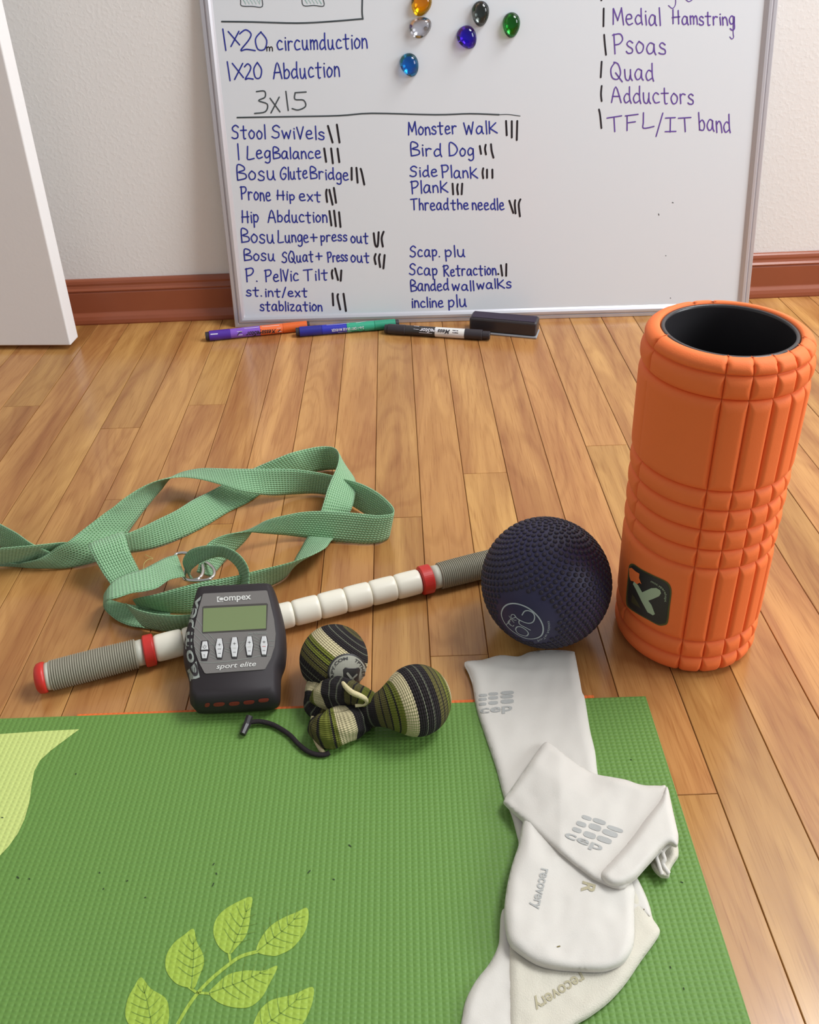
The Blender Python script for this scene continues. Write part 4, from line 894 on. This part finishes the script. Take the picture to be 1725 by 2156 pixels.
for i, (cx, cy, hw, hh) in enumerate(((553, 998, 48, 118), (742, 985, 48, 122), (930, 970, 46, 118), (1115, 965, 46, 115))):
    hexa = [(cx-hw*.55, cy-hh), (cx+hw*.62, cy-hh-4), (cx+hw, cy-hh*.15), (cx+hw*.55, cy+hh), (cx-hw*.55, cy+hh), (cx-hw, cy-hh*.05)]
    o = prism('button_well', z5([(cx+(x-cx)*1.25, cy+6+(y-cy)*1.1) for x, y in hexa]), TS, 0, .0009, M_rub, dev)
    o = prism('button', z5(hexa), TS, 0, .0022, M_btn, dev, .0005)
    B2 = Surf(P=TS.P+DN*.0023, N=DN)
    ink('button_mark', [z5([(cx, cy-72), (cx, cy-42)]), z5([(cx-16, cy-57), (cx+16, cy-57)])], .9, B2, M_trim2, dev, off=.0001)
    ink('button_mark', [z5([(cx-16, cy+52), (cx+16, cy+52)])], .8, B2, M_trim2, dev, off=.0001)
    ink('button_mark', [z5([(cx-20, cy-1), (cx+20, cy-1)])], .8, B2, M_red if i == 3 else M_collar if i else M_trim2, dev, off=.0001)
prism('button_well', z5([(325, 900), (410, 895), (430, 1020), (400, 1150), (325, 1155), (308, 1030)]), TS, 0, .0009, M_rub, dev)
prism('button', z5([(342, 915), (400, 910), (415, 1015), (322, 1022)]), TS, 0, .0022, M_btn, dev, .0005)
prism('button', z5([(322, 1042), (410, 1036), (390, 1125), (338, 1128)]), TS, 0, .0022, M_btn, dev, .0005)
B2 = Surf(P=TS.P+DN*.0023, N=DN)
ink('button_mark', [z5([(350, 955), (346, 975), (365, 987), (384, 973), (380, 953)])], .8, B2, M_trim2, dev, off=.0001); ink('button_mark', [z5([(365, 942), (365, 966)])], .8, B2, M_trim2, dev, off=.0001)
ink('button_mark', [z5([(352, 1068), (368, 1068), (355, 1088), (372, 1088)])], .8, B2, M_trim2, dev, off=.0001, smooth=1)
fillpoly('lettering_box', [z5([(520, 338), (598, 334), (600, 402), (524, 406)])], FSf, M_prt, dev, off=.0002)
label_text('lettering', 'C', aff(*z5([(535, 397), (605, 393)]), (0, -9.5)), FSf, M_face, dev, off=.0005, bold=.02)
label_text('lettering', 'ompex', aff(*z5([(604, 392), (952, 370)]), (-.3, -12.5)), FSf, M_prt, dev, off=.0004, bold=.02)
label_text('lettering', 'sport elite', aff(*z5([(512, 1250), (1015, 1212)]), (0, -10)), FSf, M_prt, dev, off=.0004, shear=.25, bold=.01)
label_text('lettering', 'SWISS TECHNOLOGY', aff(*z5([(912, 820), (1157, 810)]), (0, -4)), FSf, M_prt2, dev, off=.0004)
sb = catmull(z5([(243, 1160), (222, 1080), (205, 950), (215, 750), (255, 560), (320, 330)]), 8)
label_text('side_lettering', 'ompex', arcfn(sb, 19), DS, M_prt2, dev, off=.0004, bold=.022, label='large grey lettering up the side')
fillpoly('side_lettering', [z5([(150, 1270), (262, 1150), (305, 1355), (185, 1405)])], DS, M_prt2, dev, off=.0003, step=5)
label_text('side_lettering', 'C', aff(*z5([(300, 1345), (262, 1180)]), (-15, -1)), DS, M_rub, dev, off=.0008, bold=.03)
for cx, cy, w_ in ((400, 1700, 32), (548, 1692, 72), (740, 1683, 68), (925, 1666, 70), (1110, 1640, 66)):
    fillpoly('socket', [catmull(z5([(cx-w_, cy+8), (cx-w_*.7, cy-18), (cx+w_*.7, cy-26), (cx+w_, cy-8), (cx+w_*.6, cy+18), (cx-w_*.6, cy+26)]), 3, True)], DS, M_or, dev, off=.0004, step=4)

# ---------------------------------------------------------------- two massage balls in a knitted sleeve
def knit_mat():
    m = bpy.data.materials.new('striped_knit'); m.use_nodes = True; nt = m.node_tree; N = nt.nodes; L = nt.links; b = N['Principled BSDF']
    b.inputs['Roughness'].default_value = .9; b.inputs['Specular IOR Level'].default_value = .1; b.inputs['Sheen Weight'].default_value = .04
    uv = N.new('ShaderNodeUVMap'); uv.uv_map = 'UVMap'; sp = N.new('ShaderNodeSeparateXYZ'); L.new(uv.outputs[0], sp.inputs[0])
    def mth(op, a, b_=None):
        n = N.new('ShaderNodeMath'); n.operation = op
        for i, q in enumerate((a, b_)):
            if q is None: continue
            if isinstance(q, (int, float)): n.inputs[i].default_value = q
            else: L.new(q, n.inputs[i])
        return n.outputs[0]
    saw = mth('MULTIPLY', mth('SINE', mth('MULTIPLY', sp.outputs[1], 2*math.pi*58)), .00022)
    u = mth('FRACT', mth('DIVIDE', mth('ADD', sp.outputs[0], saw), 0.051))
    r = N.new('ShaderNodeValToRGB'); r.color_ramp.interpolation = 'CONSTANT'; L.new(u, r.inputs[0])
    blk = lin((42, 37, 38)); gr = lin((116, 120, 50)); ol = lin((100, 94, 54)); crm = lin((205, 192, 150)); gy = lin((104, 106, 90))
    seq = [(0, blk), (.12, gy), (.14, blk), (.25, gy), (.27, blk), (.39, ol), (.47, blk), (.495, ol), (.575, blk), (.60, gr), (.68, blk), (.705, gr), (.78, crm), (.985, blk)]
    el = r.color_ramp.elements
    while len(el) < len(seq): el.new(.5)
    for e, (p, c) in zip(el, seq): e.position = p; e.color = (*c, 1)
    L.new(r.outputs[0], b.inputs['Base Color'])
    h = mth('ADD', mth('SINE', mth('MULTIPLY', sp.outputs[1], 2*math.pi*58)), mth('MULTIPLY', mth('SINE', mth('MULTIPLY', sp.outputs[0], 2*math.pi/.0019)), .6))
    bp = N.new('ShaderNodeBump'); bp.inputs['Strength'].default_value = .8; bp.inputs['Distance'].default_value = .0008; L.new(h, bp.inputs['Height']); L.new(bp.outputs[0], b.inputs['Normal'])
    return m
M_knit = knit_mat()
def knit(name, sts, off=0.0, n=64, sub=6, lump=0.0, seed=0, sq=1.0):
    """stations: photo centre, radius in photo px, centre height (None = resting)"""
    P = catmull(sts, sub); cs = []; rs = []
    for p in P:
        z = p[3]; c = G(p[0], p[1], z); r = p[2]*depth(c)/F; cs.append(c); rs.append(r)
    rings = []; U = []; s = off; N_ = len(cs); prev = None
    for i in range(N_):
        t = (cs[min(N_-1, i+1)]-cs[max(0, i-1)]).normalized()
        a = Vector((0, 0, 1)); a = (a-t*a.dot(t)).normalized(); b = t.cross(a)
        if i: s += math.hypot((cs[i]-cs[i-1]).length, rs[i]-rs[i-1])
        ring = []
        for j in range(n):
            th = 2*math.pi*j/n; d = a*math.cos(th)*sq+b*math.sin(th); rr_ = rs[i]
            if lump: rr_ *= 1+lump*math.sin(3*th+i*.35+seed)+lump*.6*math.sin(7*th-i*.5+seed*2)
            p = cs[i]+d*rr_
            ring.append(p); U.append((s, j/n))
        rings.append(ring)
    v, f = loft(rings); o = mk(name, v, f, M_knit, kr, smooth=True, uvs=U); fixn(o); return o
kr = root('massage_ball_pair', G(780, 1500), 'pair of small massage balls in striped green, cream and black knitted sleeve', 'massage ball')
def ballsec(px0, px1, py0, py1, rpx, z, m=15, e=.999):
    """a sphere's stations between two poles along a photo line"""
    cx, cy = (px0+px1)/2, (py0+py1)/2; out = []
    for i in range(m+1):
        a = math.pi*i/m; t = -math.cos(a)*e; out.append((cx+(px1-px0)/2*t, cy+(py1-py0)/2*t, max(rpx*math.sin(a), .8), z))
    return out
def knit3(name, cen, axs, rad, off, n=72):
    rings = []; U = []; u = 0
    for i, (c, a_, r0) in enumerate(zip(cen, axs, rad)):
        a_ = a_.normalized(); p = UP-a_*UP.dot(a_); p.normalize(); q_ = a_.cross(p)
        if i: u += math.hypot((cen[i]-cen[i-1]).length, rad[i]-rad[i-1])
        rings.append([c+(p*math.cos(2*math.pi*j/n)+q_*math.sin(2*math.pi*j/n))*max(r0, 1e-4) for j in range(n)]); U += [(off-u+1.02, j/n) for j in range(n)]
    v, f = loft(rings); o = mk(name, v, f, M_knit, kr, smooth=True, uvs=U); fixn(o); return o
c1_ = G(703, 1388, .0325); R1 = 72*depth(c1_)/F; c1_ = G(703, 1388, R1+.0008)
ax1 = (RT*.55+UP*.72+FW*.12).normalized(); an = [math.pi*i/36 for i in range(37)]
b1o = knit3('covered_ball', [c1_+ax1*R1*math.cos(t) for t in an], [ax1]*37, [R1*math.sin(t) for t in an], .0325)
R2 = 73*depth(G(878, 1474, .0345))/F; c2_ = G(878, 1474, R2+MZ); ax2 = Vector((.91, .41, -.02)).normalized()
nk = G(766, 1499, .020); nk0 = c2_-ax2*R2*.62; cen = []; axs = []; rad = []
for i in range(30):
    t = math.acos(-.62)*i/29; cen.append(c2_+ax2*R2*math.cos(t)); axs.append(ax2); rad.append(R2*math.sin(t))
r_0 = rad[-1]; axn = (nk0-nk).normalized()
for i in range(1, 17):
    u = i/16; cen.append(nk0+(nk-nk0)*u); axs.append(ax2*(1-u)+axn*u); rad.append((r_0+(.0125-r_0)*(u*(2-u)))*(1+.02*math.sin(u*9)))
b2 = knit3('covered_ball', cen, axs, rad, .058)
knit('sleeve', [(662, 1524, 14, .009), (668, 1528, 22, .011), (678, 1532, 31, .014), (692, 1534, 38, .017), (710, 1530, 40, .018), (730, 1523, 38, .019), (750, 1514, 34, .018), (768, 1505, 31, .017), (784, 1500, 30, .018)], off=.008, lump=.05, seed=1)
knit('sleeve', [(684, 1436, 26, .024), (674, 1450, 28, .022), (668, 1464, 27, .019), (668, 1480, 27, .016), (678, 1494, 26, .014), (694, 1502, 24, .014)], off=.037, lump=.06, seed=2)
knit('sleeve', [(664, 1470, 18, .020), (684, 1466, 30, .026), (704, 1460, 33, .032), (724, 1458, 30, .036), (744, 1460, 24, .038), (762, 1466, 21, .037), (776, 1474, 19, .034), (790, 1482, 18, .030)], off=.030, lump=.05, seed=4)
M_crk = mat('cream_knit', (205, 192, 150), .9, .1, bump=(500, .5, 2))
v, f = tube([G(x, y, z) for x, y, z in catmull([(722, 1438, .046), (730, 1448, .049), (742, 1458, .049), (758, 1465, .047), (770, 1472, .043), (772, 1480, .038), (764, 1484, .036), (748, 1486, .036)], 6)], [.0024*(.6+.4*math.sin(math.pi*min(1, (i+4)/34))) for i in range(43)], 12)
mk('sleeve_fold', v, f, M_crk, kr, smooth=True)
v, f = tube([G(x, y, z) for x, y, z in catmull([(663, 1508, .014), (660, 1525, .012), (662, 1545, .009), (668, 1562, .007), (676, 1578, .006), (685, 1590, .0055)], 6)], [.0034*(1-.45*i/30) for i in range(31)], 12)
mk('sleeve_hem', v, f, M_crk, kr, smooth=True)
M_cord = mat('black_cord', (44, 38, 40), .8, .2, bump=(900, .4, 2))
v, f = tube([G(x, y, z) for x, y, z in catmull([(520, 1522, .010), (545, 1519, .009), (570, 1524, .0075), (592, 1535, .007), (612, 1549, .007), (628, 1566, .007), (645, 1580, .007), (664, 1588, .007), (684, 1589, .007), (694, 1584, .008)], 6)], .0021, 10)
mk('drawstring', v, f, M_cord, kr, smooth=True)
v, f = tube([G(x, y, z) for x, y, z in ((526, 1508, .013), (520, 1526, .010), (511, 1546, .008))], [.0034, .0036, .0030], 8); mk('cord_stopper', v, f, mat('glossy_black_stopper', (46, 42, 44), .25, .5), kr)
# round patch
K1 = treeof(b1o)
def zk(ls): return [(560+x*.2435, 1280+y*.2435) for x, y in ls]
M_pgy = mat('grey_patch', (150, 148, 134), .6, .3)
cpx, cpy = 706, 566
def disc(r, sx=1.0, sy=1.0): return [(cpx+r*sx*math.cos(2*math.pi*i/40), cpy+r*sy*math.sin(2*math.pi*i/40)) for i in range(40)]
fillpoly('patch', [zk(disc(172, 1.0, 1.0))], K1, M_lblk, kr, off=.0006, step=5, label='round grey patch with dark rim and lettering')
fillpoly('patch_print', [zk(disc(156, 1.0, 1.0))], K1, M_pgy, kr, off=.0009, step=5)
fillpoly('patch_print', [zk([(682, 512), (798, 512), (808, 530), (800, 640), (660, 640), (665, 530)])], K1, M_lblk, kr, off=.0012, step=5)
ink('patch_print', [zk([(700, 560), (738, 608), (765, 640)])], 5, K1, M_pgy, kr, off=.0015); ink('patch_print', [zk([(776, 572), (740, 606)])], 5, K1, M_pgy, kr, off=.0015)
def ptarc(a0, a1, r): return catmull(zk([(cpx+r*math.cos(math.radians(a0+(a1-a0)*i/8)), cpy+r*math.sin(math.radians(a0+(a1-a0)*i/8))) for i in range(9)]), 3)
label_text('patch_lettering', 'APY.COM', arcfn(ptarc(162, 270, 118), 6), K1, M_lblk, kr, off=.0013, bold=.02)
label_text('patch_lettering', 'TPTHER', arcfn(ptarc(296, 372, 118), 6), K1, M_lblk, kr, off=.0013, bold=.02)

# ---------------------------------------------------------------- socks
def knitw():
    m = mat('white_compression_knit', (209, 204, 195), .85, .15, sheen=.2); nt = m.node_tree; N = nt.nodes; L = nt.links; b = N['Principled BSDF']
    g = N.new('ShaderNodeNewGeometry'); n = N.new('ShaderNodeTexNoise'); n.inputs['Scale'].default_value = 1400; n.inputs['Detail'].default_value = 1; L.new(g.outputs['Position'], n.inputs['Vector'])
    bp = N.new('ShaderNodeBump'); bp.inputs['Strength'].default_value = .22; bp.inputs['Distance'].default_value = .0005; L.new(n.outputs['Fac'], bp.inputs['Height']); L.new(bp.outputs[0], b.inputs['Normal'])
    return m
M_sock = knitw(); M_sockc = mat('cream_terry_knit', (206, 200, 184), .9, .12, sheen=.25, bump=(1100, .35, 2)); M_sgrey = mat('grey_knitted_print', (172, 172, 168), .85, .15, bump=(1400, .3, 1)); M_sgold = mat('khaki_grey_knitted_print', (176, 168, 140), .85, .15, bump=(1400, .3, 1))
def zs_(ls): return [(940+x*.3784, 1340+y*.3784) for x, y in ls]
def pad(name, poly, zb, th, ew, m, parent, step=5.5, wr=.0006, skirt=.0016, seed=0, prof=None, closed=4):
    P = catmull(poly, closed, True) if closed else poly
    pts = [Vector((p[0], p[1])) for p in P]; n = len(pts); x0 = min(p.x for p in pts); x1 = max(p.x for p in pts); y0 = min(p.y for p in pts); y1 = max(p.y for p in pts)
    ex = []; y = y0+step*.3; r_ = 0
    while y < y1:
        x = x0+(step*.5 if r_ % 2 else 0)
        while x < x1:
            if inside(x, y, P) and bdist(x, y, P) > step*.35: ex.append(Vector((x, y)))
            x += step
        y += step*.87; r_ += 1
    # rows hugging the edge for a round rim
    for e in (1.2, 3.0):
        for i in range(n):
            a, b, c = pts[i-1], pts[i], pts[(i+1) % n]; t = (c-a)
            if t.length < 1e-6: continue
            t.normalize(); q = b+Vector((-t.y, t.x))*e
            if not inside(q.x, q.y, P): q = b-Vector((-t.y, t.x))*e
            if inside(q.x, q.y, P) and bdist(q.x, q.y, P) > e*.8: ex.append(q)
    res = delaunay_2d_cdt(pts+ex, [(i, (i+1) % n) for i in range(n)], [], 1, 1e-5)
    V = []; ed = {}
    for q in res[0]:
        d = bdist(q.x, q.y, P); h = th*math.sqrt(max(0, 1-(1-min(1, d/ew))**2))
        wq = noise.noise(Vector((q.x*.03, q.y*.03, seed)))*wr+noise.noise(Vector((q.x*.011, q.y*.011, seed+5)))*wr*2
        z = zb(q.x, q.y)+h+wq*min(1, d/ew)
        if prof: z += prof(q.x, q.y, d)
        V.append(G(q.x, q.y, max(z, MZ+.0004)))
    Fc = [tuple(f) for f in res[2]]
    for f in Fc:
        for i in range(len(f)): e = (f[i], f[(i+1) % len(f)]); ed[e] = ed.get(e, 0)+1
    bd = [e for e in ed if (e[1], e[0]) not in ed]
    vm = {}
    for e in bd:
        for i in e:
            if i not in vm: vm[i] = len(V); V.append(V[i]-Vector((0, 0, skirt)))
    for a, b in bd: Fc.append((b, a, vm[a], vm[b]))
    o = mk(name, V, Fc, m, parent, smooth=True); fixn(o); return o
A0 = lambda x, y: MZ+.0006+max(0, (1468-y))*-.00003
skA = root('compression_sock', G(1100, 1600, .004), 'white knee-length sock with grey squares logo on its cuff, lying underneath the other', 'sock')
skB = root('compression_sock', G(1200, 1900, .004), 'white sock folded over on top of the first, with logo turned sideways', 'sock')
legA = pad('leg', zs_([(103, 143), (200, 130), (300, 104), (400, 111), (470, 85), (580, 74), (700, 82), (716, 100), (730, 170), (745, 250), (756, 310), (772, 350), (800, 520), (828, 640), (843, 765), (880, 960), (820, 1150), (600, 1220), (420, 1170), (400, 1130), (365, 1000), (320, 890), (280, 740), (240, 620), (182, 450), (160, 360), (146, 270), (125, 205)]),
           lambda x, y: .0048 if y > 1470 else .0048-.002*min(1, (1470-y)/40), .0052, 20, M_sock, skA, wr=.0006, seed=3)
strip = pad('heel', zs_([(325, 1515), (303, 1555), (297, 1640), (288, 1722), (240, 1820), (165, 1915), (110, 2020), (90, 2110), (80, 2200), (120, 2300), (400, 2300), (420, 1900), (380, 1600)]), lambda x, y: .0048, .0058, 20, M_sock, skA, seed=8, closed=4)
footA = pad('foot', zs_([(330, 1540), (340, 1640), (345, 1750), (345, 1900), (347, 2050), (350, 2160), (360, 2320), (560, 2330), (690, 2180), (800, 2110), (905, 2030), (1000, 1925), (1085, 1800), (1150, 1712), (1188, 1650), (1180, 1615), (1150, 1570), (1135, 1510), (1108, 1435), (1062, 1342), (1000, 1250), (700, 1200), (420, 1300)]), lambda x, y: .0080, .0052, 24, M_sockc, skA, wr=.0006, seed=11)
foldA = pad('ankle_fold', zs_([(1000, 1300), (1060, 1345), (1105, 1440), (1136, 1530), (1132, 1560), (1105, 1545), (1062, 1530), (1000, 1600), (950, 1500)]), lambda x, y: .0108, .0026, 14, M_sock, skA, seed=12)
footB = pad('foot', zs_([(440, 1000), (425, 1040), (402, 1160), (372, 1250), (348, 1340), (330, 1440), (322, 1540), (330, 1630), (350, 1705), (400, 1757), (500, 1820), (600, 1848), (720, 1858), (850, 1862), (930, 1845), (990, 1810), (1030, 1750), (1046, 1680), (1047, 1580), (1045, 1490), (1050, 1420), (1035, 1370), (1000, 1280), (900, 1150), (700, 1030), (560, 980)]), lambda x, y: .0158, .0062, 22, M_sock, skB, wr=.0007, seed=21)
cuffB = pad('leg', zs_([(550, 588), (500, 650), (450, 720), (395, 800), (335, 885), (322, 910), (328, 935), (430, 1030), (520, 1110), (610, 1190), (690, 1255), (755, 1305), (850, 1370), (1000, 1400), (1100, 1200), (1230, 1000), (1225, 842), (1190, 830), (1110, 828), (1060, 818), (1000, 797), (920, 782), (843, 768), (780, 740), (690, 680), (600, 610)]), lambda x, y: .0125+.0095*min(1, max(0, (x-1060)/120)), .0050, 14, M_sock, skB, wr=.0006, seed=31, prof=lambda x, y, d: -.0062*max(0, 1-bdist(x, y, [(1150, 1560), (1245, 1626)])/55)**1.5)
rollB = pad('cuff', zs_([(1190, 905), (1150, 960), (1110, 1010), (1070, 1065), (1030, 1120), (980, 1180), (920, 1245), (868, 1300), (858, 1325), (866, 1350), (895, 1378), (935, 1391), (985, 1385), (1030, 1362), (1062, 1338), (1105, 1290), (1150, 1240), (1200, 1182), (1240, 1157), (1285, 1165), (1292, 1110), (1280, 1050), (1262, 970), (1245, 890), (1236, 850), (1222, 838)]), lambda x, y: .0240, .0075, 17, M_sock, skB, wr=.0006, seed=41)
tipB = pad('cuff_edge', zs_([(1150, 1240), (1140, 1265), (1158, 1300), (1188, 1330), (1215, 1339), (1240, 1334), (1247, 1300), (1255, 1278), (1280, 1240), (1293, 1215), (1287, 1160), (1262, 1148), (1230, 1155), (1190, 1190)]), lambda x, y: .0095, .0045, 8, M_sockc, skB, step=3.5, seed=51, wr=.002)
v, f = tube([G(x, y, z) for x, y, z in catmull([tuple(zs_([p[:2]])[0])+(p[2],) for p in [(1255, 1152, .024), (1225, 1170, .0225), (1205, 1200, .020), (1215, 1240, .018), (1205, 1262, .0165), (1218, 1290, .015), (1240, 1320, .0135)]], 6)], .0017, 8)
mk('cuff_fold', v, f, M_sock, skB, smooth=True)
v, f = tube([G(x, y, z) for x, y, z in catmull([tuple(zs_([p[:2]])[0])+(p[2],) for p in [(1196, 1185, .022), (1170, 1220, .018), (1180, 1260, .0165), (1192, 1300, .015), (1200, 1325, .0135)]], 6)], .0016, 8)
mk('cuff_fold', v, f, M_sock, skB, smooth=True)
SA = treeof(legA); SB = treeof(footB); SC_ = treeof(cuffB); SF = treeof(footA)
def blob(cx, cy, hw, hh, ang=0, sk=0):
    o = []
    for i in range(14):
        t = 2*math.pi*i/14; x = hw*math.copysign(abs(math.cos(t))**.6, math.cos(t)); y = hh*math.copysign(abs(math.sin(t))**.7, math.sin(t)); x += sk*y
        o.append((cx+x*math.cos(ang)-y*math.sin(ang), cy+x*math.sin(ang)+y*math.cos(ang)))
    return zs_(o)
for cx, cy, hw, hh in ((205, 328, 24, 10), (262, 320, 28, 10), (340, 314, 38, 12), (203, 350, 24, 10), (262, 342, 28, 11), (338, 335, 37, 12), (203, 377, 22, 10), (262, 370, 28, 12), (340, 362, 38, 15)):
    fillpoly('knitted_logo', [blob(cx, cy, hw*.96, hh*.8, -.05)], SA, M_sgrey, skA, step=4)
label_text('knitted_lettering', 'cep', aff(*zs_([(188, 430), (368, 412)]), (0, -15)), SA, M_sgrey, skA, bold=.02)
# turned logo on the upper sock
ca, sa_ = math.cos(.42), math.sin(.42)
for cx, cy, hw, hh in ((782, 1010, 32, 13), (852, 1030, 42, 15), (940, 1072, 52, 14), (752, 1045, 32, 16), (828, 1062, 40, 20), (912, 1096, 50, 19), (728, 1078, 30, 15), (798, 1106, 40, 20), (880, 1132, 48, 19)):
    fillpoly('knitted_logo', [blob(cx, cy, hw*.9, hh*.82, .33)], SC_, M_sgrey, skB, step=4)
label_text('knitted_lettering', 'cep', aff(*zs_([(655, 1115), (862, 1195)]), (8, -14)), SC_, M_sgrey, skB, bold=.02)
label_text('knitted_lettering', 'recovery', aff(*zs_([(530, 1290), (478, 1512)]), (21, 4)), SB, M_sgrey, skB, bold=.02)
label_text('knitted_lettering', 'R', aff(*zs_([(762, 1362), (752, 1420)]), (26, 8)), SB, M_sgold, skB, bold=.03)
label_text('knitted_lettering', 'recovery', aff(*zs_([(748, 1868), (478, 2040)]), (13, 22)), SF, M_sgold, skA, bold=.02)
M_spot = mat('brown_spot', (120, 108, 70), .9, .1)
ink('spot', [zs_([(618, 1728), (632, 1724)])], 2.4, SB, M_spot, skB); ink('spot', [zs_([(1100, 1518)])], 2, treeof(foldA), M_spot, skA)
